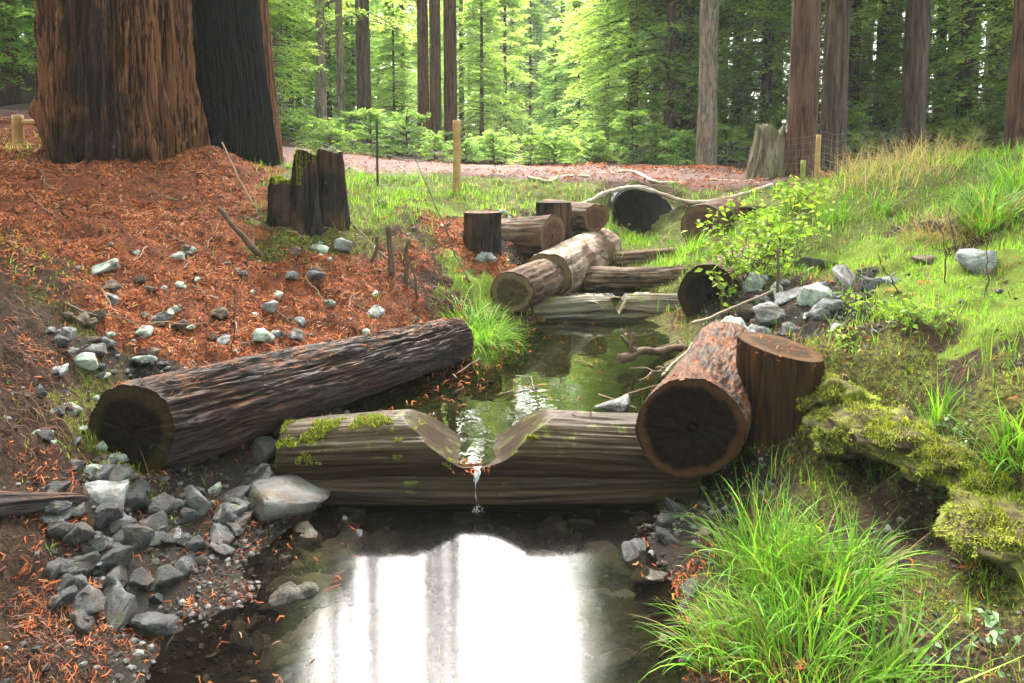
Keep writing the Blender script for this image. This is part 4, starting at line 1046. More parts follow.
road_ = (y > 10.55 - .03 * x) & (y < 13.5) & (x > -9) & (x < 4.6)
pr = np.where(road_, .12 + .5 * np.clip((x + 1) / 4, 0, 1), pr)
clumpy = fbm(x * 3.2, y * 3.2, 0, 77, 3)
pr *= np.where((y < 3.4) & (x < 0), .6, 1.0)
pr *= np.clip(.8 + .7 * clumpy, .3, 1.6)
keep = (rng.random(len(x)) < pr) & (Hs(x, y) > .0)
x, y, r, clumpy = x[keep], y[keep], r[keep], clumpy[keep]
P_ = np.stack([x, y, Hs(x, y) + np.where((y > 10.6) & (y < 13.5) & (x < 4.6), .05, 0)], -1)
n = len(x)
tint = np.clip(.38 + .36 * rng.normal(size=n) + .25 * clumpy - .24 * (y < 3.4) * (x < 0), 0, 1)
N_ = gnormal(x, y)
# bits on top of the logs, in the notch and floating on the water
def on_log(v, top, n, zone=None):
    q_ = v.reshape(-1, 3)
    c_ = v.mean(1)[:, None, 2]
    ok = ((v[..., 2] - c_) > top).ravel()
    q_ = q_[ok]
    if zone is not None: q_ = q_[zone(q_)]
    return q_[rng.integers(len(q_), size=n)]
add = [on_log(logs['left'][1], .155, 420), on_log(logs['right'][1], .2, 260), on_log(logs['weir'][1], .19, 50), np.stack([1.52 + .13 * rng.normal(size=90), 3.87 + .13 * rng.normal(size=90), np.full(90, .752)], -1)]
k = 60; add.append(np.stack([-.19 + .05 * rng.normal(size=k), 3.54 + .05 * rng.normal(size=k), np.full(k, .192)], -1))
k = 420; xx = rng.uniform(-.95, 1.2, k); yy = rng.uniform(3.9, 6.4, k); xx[:230] = -.9 + .5 * rng.random(230) + .28 * (yy[:230] - 3.9); add.append(np.stack([xx, yy, np.full(k, .198)], -1))
k = 160; yy = rng.uniform(2.1, 3.3, k); xx = np.where(rng.random(k) < .5, .55 + .22 * rng.random(k), -1.15 + .45 * rng.random(k)); add.append(np.stack([xx, yy, np.full(k, .002)], -1))
add = np.concatenate(add)
P_ = np.concatenate([P_, add]); N_ = np.concatenate([N_, np.tile([0, 0, 1.0], (len(add), 1))])
tint = np.concatenate([tint, np.clip(.6 + .22 * rng.normal(size=len(add)), 0, 1)])
rr = np.concatenate([r, np.hypot(add[:, 0], add[:, 1])])
n = len(P_)
Ls = (0.010 + .05 * rng.random(n) ** 3) * np.where(rng.random(n) < .03, 2.2, 1.0) * (.6 + .13 * rr)
strips(P_, N_, Ls, np.minimum(Ls * .3, .0020 + .0017 * rr) * (.6 + .6 * rng.random(n)), tint, 'redwood_litter', M['litter'], 'orange-brown redwood needle and bark litter covering the left bank', 'leaf litter')

# whole fallen sprays: a stem with needle pairs
k_ = np.flatnonzero(np.arange(len(x)) % 240 == 0)
ns_ = len(k_)
sp, sn = P_[k_], N_[k_]
an = rng.random(ns_) * 6.28
ref = np.stack([np.cos(an), np.sin(an), np.zeros(ns_)], -1)
sd_ = norm(ref - sn * (ref * sn).sum(-1, keepdims=True)); ss_ = np.cross(sn, sd_)
SL = (.03 + .05 * rng.random(ns_)) * (.6 + .12 * rr[k_]); nl_ = 13
Vs, Ts = [], []
for i in range(nl_):
    t = (i + .5) / nl_
    if i == nl_ - 1: a_, b_, w_ = sp - sd_ * (SL * .5)[:, None], sp + sd_ * (SL * .5)[:, None], .03
    else:
        sg = 1 if i % 2 else -1
        a_ = sp + sd_ * (SL * (t - .5))[:, None]
        b_ = a_ + (sd_ * .6 + ss_ * sg * .8 + sn * .12 + .35 * rng.normal(size=(ns_, 3))) * (SL * .38 * math.sin(math.pi * (.15 + .8 * t)))[:, None]; w_ = .055
    pp_ = norm(np.cross(b_ - a_, sn)) * (SL * w_)[:, None]
    cv_ = sn * (.004 + .05 * SL * math.sin(3 * t))[:, None]
    Vs.append(np.stack([a_ - pp_ * .5 + cv_, a_ + pp_ * .5 + cv_, b_ + pp_ * .35 + cv_ * 1.6, b_ - pp_ * .35 + cv_ * 1.6], 1))
Vs = np.stack(Vs, 1).reshape(-1, 3)
tag(link('fallen_sprays', mesh_np('fallen_sprays', Vs, np.arange(len(Vs)).reshape(-1, 4), None, False, {'tint': np.repeat(np.clip(.66 + .16 * rng.normal(size=ns_), 0, 1), nl_ * 4)}, [M['litter']])), 'rust-red fallen redwood sprays lying over the left bank litter', 'leaf litter', None, 'stuff')

def blades(P, H, W, az, lean, bend, tint, seg=4, twist=0.0):
    n = len(P)
    tw = twist * rng.normal(size=n)
    az0 = az
    hd = np.stack([np.cos(az), np.sin(az), np.zeros(n)], -1)
    sd = np.stack([-np.sin(az), np.cos(az), np.zeros(n)], -1)
    c = P.copy(); out = []
    for k in range(seg + 1):
        t = k / seg
        w = W * max(0.04, (1 - t ** 1.8)) * (.65 + .35 * min(1, t * 3))
        out += [c + sd * w[:, None] * .5, c - sd * w[:, None] * .5]
        phi = lean + bend * (t + .5 / seg)
        if twist:
            az = az0 + tw * (t + .5 / seg)
            hd = np.stack([np.cos(az), np.sin(az), np.zeros(n)], -1)
        c = c + (hd * np.sin(phi)[:, None] + np.array([0, 0, 1.0]) * np.cos(phi)[:, None]) * (H / seg)[:, None]
    V = np.stack(out, 1)
    base = np.array([[2 * k, 2 * k + 1, 2 * k + 3, 2 * k + 2] for k in range(seg)])
    Q = (base[None] + (np.arange(n) * 2 * (seg + 1))[:, None, None]).reshape(-1, 4)
    return V.reshape(-1, 3), Q, np.repeat(tint, 2 * (seg + 1))
GRASS = [(0.0, (0.22, 0.16, 0.08)), (0.14, (0.16, 0.15, 0.04)), (0.3, (0.045, 0.12, 0.012)), (0.65, (0.115, 0.28, 0.018)), (1.0, (0.25, 0.43, 0.04))]
M['grass'] = leaf_mat('green_grass_blades', GRASS, 0.45, 0.4)
M['dry_grass'] = leaf_mat('dry_straw_grass', [(0.0, (0.20, 0.12, 0.06)), (0.6, (0.40, 0.29, 0.15)), (1.0, (0.34, 0.32, 0.12))], 0.35, 0.6)
M['moss'] = leaf_mat('cushion_moss', [(0.0, (0.08, 0.055, 0.02)), (0.35, (0.13, 0.16, 0.02)), (0.7, (0.28, 0.33, 0.03)), (1.0, (0.44, 0.43, 0.07))], 0.3, 0.7)
def grass_field(name, x, y, r, hmin, hmax, mat, label, cat, wmul=1.0, tmu=.5, tsd=.22, lean=.25, bend=.9, seg=3):
    n = len(x)
    P = np.stack([x, y, Hs(x, y) - .006], -1)
    pt = fbm(x * 1.6, y * 1.6, 0, 41, 3)
    H = (hmin + (hmax - hmin) * rng.random(n) ** 1.6) * (1 + .45 * pt)
    W = (.0016 + .00095 * r) * wmul * (.7 + .6 * rng.random(n))
    V, Q, T = blades(P, np.maximum(H, .006), W, rng.random(n) * 6.28, np.abs(rng.normal(size=n)) * lean, bend * rng.random(n), np.clip(tmu + tsd * rng.normal(size=n) + .22 * pt, 0, 1), seg)
    o = link(name, mesh_np(name, V, Q, None, False, {'tint': T}, [mat]))
    return tag(o, label, cat, None, 'stuff')
x, y, r = sample_ground(170000, 1.9, 14)
g_ = gm(3, x, y)
keep = (rng.random(len(x)) < np.clip(g_ * 1.1, 0, 1) * np.clip(.8 + .8 * fbm(x * 2.5, y * 2.5, 0, 51, 3), .1, 1) + .06 * gm(5, x, y) + .025 * (x > 1)) & (Hs(x, y) > np.where(y > 3.6, .23, .05)) & ~((y > 10.4) & (x < 4.2)) & ~((np.abs(x - 1.85) < .42) & (y > 9.6))
grass_field('bank_grass', x[keep], y[keep], r[keep], .04, .17, M['grass'], 'mixed green and straw grass covering the banks', 'grass', 1.0, .40, .32, .35, 1.2)
x, y, r = sample_ground(90000, 2.6, 11)
keep = rng.random(len(x)) < np.clip(gm(4, x, y) * 1.2, 0, 1)
grass_field('fine_grass', x[keep], y[keep], r[keep], .03, .085, M['grass'], 'soft bright yellow-green fine grass in patches', 'grass', .8, .85, .12, .3, 1.0)
x, y, r = sample_ground(190000, 1.9, 8)
keep = rng.random(len(x)) < np.clip(gm(5, x, y) * 1.15, 0, 1) * np.clip(.75 + .9 * fbm(x * 5, y * 5, 0, 57, 3), .08, 1)
keep &= ~((y > 3.6) & (x < 1.7) & (Hs(x, y) < .23)) & (Hs(x, y) > .01)
mx_, my_, mr_ = x[keep], y[keep], r[keep]
grass_field('bank_moss', mx_, my_, mr_, .006, .034, M['moss'], 'yellow-green cushion moss over the right bank', 'moss', 1.5, .45, .25, .5, .8, 2)
# moss on the weir log and stump
pm = np.concatenate([on_log(logs['weir'][1], .02, 4200, lambda q_: (q_[:, 1] < 3.75) & (fbm(q_[:, 0] * 5, q_[:, 1] * 6, q_[:, 2] * 7, 8, 4) > .12 + 1.6 * np.maximum(np.abs(q_[:, 0] + .87) - .22, 0))), on_log(logs['weir'][1], .12, 420, lambda q_: (np.abs(q_[:, 0] - .2) < .12) & (q_[:, 1] < 3.6))])
pm = np.concatenate([pm, stump_v[rng.integers(len(stump_v), size=6000)]])
n = len(pm)
V, Q, T = blades(pm - [0, 0, .003], .008 + .018 * rng.random(n), np.where(np.arange(n) < n - 6000, .005, .011), rng.random(n) * 6.28, np.abs(rng.normal(size=n)) * .5, rng.random(n), np.clip(.5 + .25 * rng.normal(size=n), 0, 1), 2)
tag(link('log_moss', mesh_np('log_moss', V, Q, None, False, {'tint': T}, [M['moss']])), 'small moss patches on the weir log and the burnt stump', 'moss', None, 'stuff')

def clump(px, py, n, h, spread, label, group=None, mat='grass', w=.008, tmu=.52, bend=(.3, 2.5), lean=.45, cat='grass clump', name='grass_clump', p=None, azc=None, seg=7, tsd=.24):
    p = ground_at(px, py) if p is None else np.array(p)
    a = rng.random(n) * 6.28
    rr = spread * np.sqrt(rng.random(n))
    x, y = p[0] + rr * np.cos(a), p[1] + rr * np.sin(a)
    z = np.minimum(Hs(x, y), p[2] + .1) - .01
    az = a + rng.normal(size=n) * .6
    if azc is not None: az = azc + rng.normal(size=n) * .8
    H = h * (.35 + .65 * rng.random(n) ** .8)
    tq = np.clip(tmu + tsd * rng.normal(size=n), 0, 1)
    if mat == 'grass': tq = np.where(rng.random(n) < .09, .04, np.maximum(tq, .22))
    V, Q, T = blades(np.stack([x, y, z], -1), H, w * (.3 + rng.random(n)), az, lean * (.2 + rng.random(n)) * (.4 + rr / spread), bend[0] + (bend[1] - bend[0]) * rng.random(n) ** 1.5, tq, seg, .7)
    o = link(name, mesh_np(name, V - p, Q, None, False, {'tint': T}, [M[mat]]), None, p)
    return tag(o, label, cat, group)
clump(762, 572, 270, .46, .14, 'tall bright green grass clump right under the upright brown post')
clump(808, 610, 330, .42, .17, 'largest bright green grass clump at the lower pool right side')
clump(848, 580, 190, .40, .13, 'bright grass clump against the dark hollow of the right bank')
clump(735, 650, 240, .32, .16, 'grass clump bending low over the pool rim', azc=math.pi * .95, bend=(.9, 2.0))
clump(800, 675, 280, .32, .18, 'grass clump growing over the pool corner below the largest clump')
clump(880, 690, 60, .48, .09, 'sparse clump with one long broad blade by the bare mossy soil', w=.011, bend=(.2, .9), azc=-.1, lean=.9)
clump(468, 340, 420, .52, .2, 'bright grass clump hanging over the far end of the furrowed log', bend=(1.0, 2.3), w=.008, tmu=.75)
clump(488, 345, 340, .48, .16, 'bright grass clump dipping into the green pool', bend=(1.1, 2.4), w=.008, tmu=.75)
clump(936, 425, 60, .34, .05, 'upright broad-bladed tuft on the mossy mound', w=.008, bend=(.2, .9), tmu=.6)
clump(1010, 455, 110, .40, .08, 'arching broad grass tuft at the very right edge', w=.009, bend=(.8, 1.9), azc=math.pi * 1.1, tmu=.6)
clump(985, 228, 240, .62, .15, 'large arching sedge on the right slope', w=.013, bend=(.9, 2.2), tmu=.5)
clump(1018, 190, 200, .6, .18, 'upright sedge behind the large arching one', w=.012, bend=(.4, 1.5), tmu=.6)
clump(838, 222, 130, .42, .12, 'dark green tuft on the slope behind the leafy shrub', w=.009, tmu=.4)
clump(880, 215, 130, .38, .12, 'dark green tuft amid pale grass on the right slope', w=.009, tmu=.4)
clump(688, 252, 160, .34, .16, 'bright grass tuft between the culvert and the dark reddish log end', w=.010, tmu=.85)
clump(668, 268, 120, .26, .14, 'bright low tuft below the culvert mouth near the cross logs', w=.010, tmu=.85)
clump(612, 262, 130, .28, .14, 'bright tuft beside the far end of the long pale brown log', w=.010, tmu=.85)
clump(640, 244, 130, .22, .2, 'short bright grass right in front of the culvert mouth', w=.010, tmu=.85)
for px, py in [(838, 178), (858, 172), (876, 168), (893, 166), (908, 164), (925, 162), (942, 160), (960, 158), (978, 156), (870, 182), (905, 178), (935, 172), (890, 190), (850, 190)]:
    clump(px, py, 46, .62, .25, 'tall dry straw-coloured grass along the top of the right slope', 'dry grass clumps on the right slope', 'dry_grass', .008, .5, (.4, 1.7), .5, 'dry grass', 'dry_grass_clump')
for px, py, lb in [(930, 235, 'pale tangled dead grass below the arching sedge'), (960, 232, 'brownish dead grass heap left of the arching sedge'), (815, 205, 'small dry tuft behind the leafy shrub')]:
    clump(px, py, 260, .30, .22, lb, None, 'dry_grass', .007, .35, (1.0, 2.6), .8, 'dry grass', 'dry_grass_clump')
clump(52, 555, 10, .07, .012, 'tiny green sprout among stones at the left edge', w=.005, tmu=.7, cat='sprout', name='grass_sprout')

def mound(px, py, Y, size, label, seed):
    c0 = PY(px, py, Y) - np.array([0, -.04, .05])
    bm = bmesh.new(); bmesh.ops.create_icosphere(bm, subdivisions=5, radius=1.0)
    co = np.array([x.co[:] for x in bm.verts]); fc_ = np.array([[x.index for x in f.verts] for f in bm.faces]); bm.free()
    d = 1 + .30 * fbm(co[:, 0] * 1.2, co[:, 1] * 1.2, co[:, 2] * 1.2, seed, 3, .5) + .09 * fbm(co[:, 0] * 4, co[:, 1] * 4, co[:, 2] * 4, seed + 2, 3) + .03 * fbm(co[:, 0] * 9, co[:, 1] * 9, co[:, 2] * 9, seed, 3)
    V = co * d[:, None] * np.array(size)
    o = link('mossy_mound', mesh_np('mossy_mound', V, None, fc_, True, None, [M['mound']]), None, c0)
    tag(o, label, 'moss mound')
    k = rng.integers(len(V), size=30000); k = k[(co[k, 2] > -.35) & (fbm(co[k, 0] * 3, co[k, 1] * 3, co[k, 2] * 3, seed + 4, 4) > -.12 + .25 * (co[k, 2] < .2))]
    n = len(k)
    az = np.arctan2(co[k, 1], co[k, 0]) + rng.normal(size=n) * .5
    Vb, Q, T = blades(V[k] * .985, .008 + .022 * rng.random(n) ** 2, .0035 + .003 * rng.random(n), az, np.arccos(np.clip(co[k, 2], -1, 1)) * .8 + .5 * rng.normal(size=n), 1.2 * rng.random(n), np.clip(.48 + .25 * rng.normal(size=n) + .25 * fbm(co[k, 0] * 4, co[k, 1] * 4, co[k, 2] * 4, seed + 7, 2), 0, 1), 2)
    link('moss', mesh_np('moss', Vb, Q, None, False, {'tint': T}, [M['moss']]), o)
M['mound'] = plain_noise_mat('mossy_earth', [(0.35, (0.02, 0.013, 0.008)), (0.46, (0.06, 0.045, 0.022)), (0.56, (0.10, 0.105, 0.024)), (0.7, (0.17, 0.175, 0.035))], 7, 0.95, 0.8, .02)
mound(862, 425, 3.42, (.27, .2, .11), 'rounded yellow-green moss mound right of the upright brown post', 1)
mound(900, 428, 3.25, (.20, .2, .10), 'smaller moss mound with purplish roots over the dark hollow', 2)
mound(838, 395, 3.62, (.17, .16, .09), 'yellowish moss mound touching the upright brown post', 4)
mound(945, 455, 3.02, (.2, .17, .09), 'moss and root mound beside the round-leaved creeper', 5)
mound(985, 470, 2.9, (.2, .2, .08), 'greener moss mound below the arching broad grass tuft', 6)
mound(1018, 525, 2.6, (.22, .24, .09), 'bright cushion moss mound at the right edge above the creeper', 3)

for px, py, Y, n, h, lb in [(850, 388, 3.6, 90, .16, 'small fine grass tuft on the yellowish moss mound'), (885, 398, 3.4, 70, .2, 'wispy grass tuft on the rounded moss mound'), (915, 408, 3.25, 60, .22, 'thin arching grass tuft on the moss mound with purplish roots'), (960, 438, 2.98, 70, .22, 'loose grass tuft over the round-leaved creeper'), (1000, 512, 2.55, 60, .16, 'short grass tuft growing on the bright cushion moss')]:
    clump(0, 0, n, h, .12, lb, p=PY(px, py, Y), w=.005, tmu=.45, tsd=.3, bend=(.5, 2.4))

# ------------------------------------------------------------------ leafy plants
M['shrub_leaf'] = leaf_mat('bright_shrub_leaves', [(0.0, (0.07, 0.13, 0.02)), (0.5, (0.16, 0.27, 0.03)), (1.0, (0.36, 0.48, 0.06))], 0.45, 0.45)
M['creeper_leaf'] = leaf_mat('blue_green_creeper_leaves', [(0.0, (0.04, 0.09, 0.03)), (0.5, (0.10, 0.18, 0.07)), (1.0, (0.24, 0.33, 0.2))], 0.3, 0.4)
M['post_wet_plain'] = plain_noise_mat('dark_wet_broken_wood', [(0.3, (0.02, 0.013, 0.013)), (0.7, (0.11, 0.075, 0.075))], 14, 0.5, 0.6, .01)
M['twig'] = plain_noise_mat('dead_twig_bark', [(0.3, (0.035, 0.022, 0.015)), (0.7, (0.11, 0.07, 0.047))], 20, 0.75, 0.4, .004, .1, (0.32, 0.24, 0.17))
def leaves(P, size, tint, nrm_up=.6):
    """folded leaf: two quads along a midrib"""
    n = len(P)
    an = rng.random(n) * 6.28
    d = norm(np.stack([np.cos(an), np.sin(an), -.25 + .3 * rng.normal(size=n)], -1))
    N = norm(np.stack([np.zeros(n), np.zeros(n), np.full(n, nrm_up)], -1) + .55 * rng.normal(size=(n, 3)))
    s = norm(np.cross(N, d)); N = np.cross(d, s)
    L = size[:, None]
    a, m_, b = P, P + d * L * .5 - N * L * .04, P + d * L - N * L * .12
    l, r_ = P + d * L * .45 + s * L * .3 + N * L * .07, P + d * L * .45 - s * L * .3 + N * L * .07
    V = np.stack([a, l, b, r_, m_], 1)
    f = np.array([[0, 4, 1], [1, 4, 2], [2, 4, 3], [3, 4, 0]])
    return V.reshape(-1, 3), (f[None] + 5 * np.arange(n)[:, None, None]).reshape(-1, 3), np.repeat(tint, 5)
def shrub(px, py, h, spread, nst, nlv, size, label, mat='shrub_leaf', group=None, cat='shrub', name='leafy_shrub', p=None, stem_r=.006, arch=.3):
    p = ground_at(px, py) if p is None else np.array(p, float)
    root = thing(name, label, cat, p, group)
    A = Acc(); pts = []
    for i in range(nst):
        a = rng.random() * 6.28
        tip = np.array([math.cos(a) * spread * rng.uniform(.4, 1.1), math.sin(a) * spread * rng.uniform(.4, 1.1), h * rng.uniform(.45, 1.05)])
        w = wobble([rng.normal() * .03, rng.normal() * .03, -.03], tip, 9, .05, int(rng.integers(9999)), -arch * h * .3)
        A.add(tube(w, np.linspace(stem_r, stem_r * .35, 9), 5)); pts.append(w[3:])
        for b in range(2):
            k = int(rng.integers(3, 8)); a2 = rng.random() * 6.28
            w2 = wobble(w[k], w[k] + np.array([math.cos(a2), math.sin(a2), .1]) * spread * .45, 6, .03, int(rng.integers(9999)))
            A.add(tube(w2, np.linspace(stem_r * .5, stem_r * .2, 6), 4)); pts.append(w2[1:])
    link('stems', A.mesh('stems', M['twig']), root)
    pts = np.concatenate(pts)
    q_ = pts[rng.integers(len(pts), size=nlv)] + rng.normal(size=(nlv, 3)) * .035 * (spread / .3)
    V, Tq, T = leaves(q_, size * (.6 + .7 * rng.random(nlv)), np.clip(.55 + .25 * rng.normal(size=nlv), 0, 1))
    link('leaves', mesh_np('leaves', V, None, Tq, False, {'tint': T}, [M[mat]]), root)
    return root
shrub(748, 288, .62, .42, 16, 420, .066, 'bright leafy shrub in front of the dark sawn log ends on the right bank')
shrub(775, 255, .50, .45, 14, 420, .066, 'bright leafy shrub climbing the slope behind the thin reddish stake')
shrub(795, 212, .34, .45, 10, 320, .07, 'low yellow-green shrub at the foot of the mossy stake')
shrub(725, 322, .45, .12, 4, 46, .05, 'thin trailing sprig hanging before the dark sawn log end', arch=.6)
shrub(868, 315, .13, .2, 10, 150, .035, 'low bright herb beside the right rock pile', name='leafy_herb', cat='plant', stem_r=.003)
shrub(905, 322, .12, .16, 8, 90, .045, 'small broad-leaved herb on the mossy slope', name='leafy_herb', cat='plant', stem_r=.003)
shrub(850, 350, .10, .12, 8, 90, .03, 'tiny yellow-green herb on the edge by the upright brown post', name='leafy_herb', cat='plant', stem_r=.003)
def creeper(box, n, size, label, mat, stem=True):
    ps = np.array([ground_at(rng.uniform(box[0], box[2]), rng.uniform(box[1], box[3])) for _ in range(n)])
    c_ = ps.mean(0)
    root = thing('creeping_plant', label, 'creeper', c_)
    nn2 = gnormal(ps[:, 0], ps[:, 1])
    pp = ps + nn2 * (.012 + .05 * rng.random((n, 1))) + rng.normal(size=(n, 3)) * .01
    V, Tq, T = leaves(pp - c_, size * (.6 + .8 * rng.random(n)), np.clip(.5 + .28 * rng.normal(size=n), 0, 1))
    link('leaves', mesh_np('leaves', V, None, Tq, False, {'tint': T}, [M[mat]]), root)
    A = Acc()
    for i in range(7):
        a_, b_ = ps[0], ps[rng.integers(n)]
        w = wobble(a_, b_, 12, .02, int(rng.integers(9999)))
        w[:, 2] = Hs(w[:, 0], w[:, 1]) + .012
        A.add(tube(w - c_, .0018, 4))
    link('stems', A.mesh('stems', M['twig']), root)
creeper((915, 420, 985, 512), 210, .028, 'small round-leaved creeper on the steep face of the right bank', 'creeper_leaf')
creeper((915, 620, 1015, 680), 60, .032, 'sparse pale-leaved creeper on bare soil in the lower right corner', 'creeper_leaf')
creeper((840, 400, 930, 470), 120, .02, 'tiny-leaved creeper trailing over the moss mounds', 'shrub_leaf')
creeper((770, 530, 830, 580), 60, .045, 'round green leaves under the largest grass clump', 'shrub_leaf')
creeper((885, 300, 960, 335), 70, .03, 'low green leaves at the edge of the bright grass patch', 'shrub_leaf')

# ------------------------------------------------------------------ sticks, roots, fences
def stick(pts, r0, r1, label, name='dead_branch', cat='branch', tint=0.2, group=None, segs=7, mat='twig', twigs=0, amp=.02, n=14):
    pts = [np.asarray(p, float) for p in pts]
    if len(pts) == 2: w = wobble(pts[0], pts[1], n, amp, int(rng.integers(9999)))
    else:
        t = np.linspace(0, len(pts) - 1, n * (len(pts) - 1)); q_ = np.array(pts)
        w = np.stack([np.interp(t, range(len(pts)), q_[:, k]) for k in range(3)], -1)
        for _ in range(3): w[1:-1] = .25 * w[:-2] + .5 * w[1:-1] + .25 * w[2:]
        w += amp * np.stack([fbm(t * 2, 3 * k, 0, int(w[0, 0] * 91) + k, 2) for k in range(3)], -1)
    base = w[0].copy()
    A = Acc(); A.add(tube(w - base, np.linspace(r0, r1, len(w)) * (1 + .15 * fbm(np.arange(len(w)) * .6, 0, 0, len(w), 2)), segs), tint)
    for _ in range(twigs):
        k = int(rng.integers(2, len(w) - 1)); d = norm(rng.normal(size=3)); L = np.linalg.norm(w[-1] - w[0]) * .22
        A.add(tube(wobble(w[k], w[k] + d * L, 6, .01, k) - base, np.linspace(r1, r1 * .4, 6), 4), tint)
    o = link(name, A.mesh(name, M[mat]), None, base)
    return tag(o, label, cat, group)
def G(px, py, lift=0.0):
    p = ground_at(px, py); p[2] += lift; return p
stick([G(255, 209), PY(222, 142, 6.55)], .010, .006, 'pale leaning stick between the charred trunk and the mossy stump', tint=.9)
stick([G(262, 259), PY(218, 208, 5.85)], .028, .018, 'short thick dark branch poking out of the red litter slope', tint=0)
stick([G(470, 286), PY(455, 255, 6.6), PY(412, 152, 6.75)], .011, .004, 'tall thin bare twig rising from the bank before the metal fence post', tint=.15)
stick([G(232, 352), PY(236, 284, 4.6)], .005, .003, 'thin upright bare twig behind the furrowed log', tint=0, twigs=3)
stick([PY(692, 326, 5.3), PY(745, 302, 5.5), PY(812, 270, 5.9)], .012, .008, 'long tan stick lying across the right rock pile', tint=.7)
for a_, b_, r_, lb_ in [((392, 276), (389, 226), .03, 'dark broken root stub standing upright in the eroded left bank edge'), ((405, 282), (408, 238), .022, 'thinner broken stub beside the dark upright one in the eroded bank edge'), ((372, 262), (378, 236), .018, 'short slanting root stub behind the dark upright one'), ((418, 300), (412, 262), .014, 'bare root poking up at the bank edge above the bright hanging grass')]:
    p = G(*a_, -.05); stick([p, PY(*b_, p[1] + .03)], r_, r_ * .8, lb_, 'root_stub', 'root', tint=.05, amp=.015)
stick([G(778, 300, -.05), PY(778, 248, 5.6)], .013, .012, 'thin reddish upright stake by the rock pile', 'wooden_stake', 'stake', .1, amp=.004)
stick([PZ(450, 400, .12), PZ(463, 388, .26)], .012, .008, 'dark broken stick poking out of the green pool', tint=0)
stick([PZ(623, 358, .28), PZ(660, 350, .26), PY(694, 348, 5.6)], .035, .03, 'thick dark driftwood at the pool edge behind the sawn log', tint=0, twigs=4)
stick([PZ(662, 376, .22), PY(698, 338, 5.4)], .011, .007, 'pale straight stick leaning on the dark driftwood', tint=.8)
for a, b in [((640, 380), (676, 360)), ((655, 368), (690, 362)), ((630, 368), (668, 372)), ((648, 352), (682, 338))]:
    stick([PZ(*a, .21), PZ(*b, .27)], .006, .004, 'thin twig in the driftwood tangle behind the sawn log', tint=.25, group='twigs of the driftwood tangle')
for i in range(10):
    a = np.array([.55 + .25 * rng.random(), 6.75 + .2 * rng.random(), .36]); b = a + [.25 * rng.random() + .08, -.1 - .15 * rng.random(), -.04 + .06 * rng.normal()]
    stick([a, b], .010, .005, 'pale broken twig piled under the long pale brown log', tint=.7, group='twigs under the long log')
for i in range(9):
    a = np.array([rng.uniform(-.6, 1.1), rng.uniform(4.0, 5.4), .199]); an = rng.random() * 6.28; L = rng.uniform(.12, .4)
    stick([a, a + [L * math.cos(an), L * math.sin(an), .01]], .005, .003, 'thin twig floating on the green pool', tint=.3, group='twigs floating on the pool', amp=.008)
make_log('wood_fragment', 'purplish dark broken piece of wood at the left edge beneath the dark bank', 'wood', G(-14, 522, .03), G(34, 514, .03), .05, .035, M['log_wet'], M['cut_dark'], segs=40, rings=40, amp=.008, freq=5, seed=19, n1=norm(np.array([.8, -.5, .4])))
for px, py, tx, ty, lb in [(958, 262, 950, 205, 'thin dark upright stem below the arching sedge'), (945, 285, 940, 225, 'thin dark stem left of the slope rock'), (985, 300, 990, 240, 'thin dark stem at the right of the slope rock'), (900, 298, 878, 255, 'dark curved twig over the bright grass patch')]:
    p = G(px, py); stick([p, PY(tx, ty, p[1] + .05)], .005, .003, lb, tint=0, twigs=2)
for i in range(26):
    px, py = rng.uniform(40, 400), rng.uniform(190, 330)
    a = G(px, py, .012); an = rng.random() * 6.28; L = rng.uniform(.15, .45)
    b = a + [L * math.cos(an), L * math.sin(an), 0]; b[2] = Hs(b[0], b[1]) + rng.uniform(.01, .07)
    stick([a, b], .006, .003, 'fallen twig lying in the red litter of the left bank', tint=rng.random() * .8, group='twigs in the left bank litter', segs=5)
M['seed_head'] = plain_noise_mat('brown_seed_head', [(0.3, (0.14, 0.08, 0.045)), (0.7, (0.38, 0.25, 0.16))], 40, 0.8, 0.8)
b0 = PY(832, 588, 2.45); b1 = PY(843, 630, 2.4)
w = wobble(b0, b1, 18, .006, 5)
o = link('seed_head', mesh_np('seed_head', *[z_ if i else z_ - b0 for i, z_ in enumerate(tube(w, .010 * np.sin(np.linspace(.25, 2.9, 18)) * (1 + .25 * np.sin(np.arange(18) * 2.4)), 8))], True, None, [M['seed_head']]), None, b0)
tag(o, 'brown drooping seed head in the largest grass clump', 'seed head')
# wandering roots along the road edge and over the culvert
M['root'] = plain_noise_mat('weathered_root_wood', [(0.3, (0.14, 0.10, 0.075)), (0.6, (0.36, 0.29, 0.22)), (0.8, (0.46, 0.40, 0.33))], 9, 0.75, 0.5, .01)
stick([G(x_, y_, .03) for x_, y_ in [(529, 181), (540, 183), (549, 184), (558, 179), (566, 178)]], .030, .022, 'short driftwood piece on the grassy bank left of the culvert', mat='root', amp=.01)
stick([G(x_, y_, .04) for x_, y_ in [(566, 180), (589, 180), (612, 176), (630, 173), (655, 185), (682, 186), (715, 184), (748, 184), (768, 182)]], .030, .024, 'long winding root lying along the road edge above the culvert', 'winding_root', 'root', mat='root', amp=.02)
stick([PY(x_, y_, Y_) for x_, y_, Y_ in [(574, 208, 9.5), (592, 200, 9.75), (608, 192, 9.92), (630, 187, 10.0), (655, 191, 9.92), (680, 200, 9.8), (702, 203, 9.7), (735, 197, 9.8), (772, 185, 10.1)]], .032, .03, 'thick pale root arching over the culvert mouth', 'winding_root', 'root', mat='root', amp=.012)
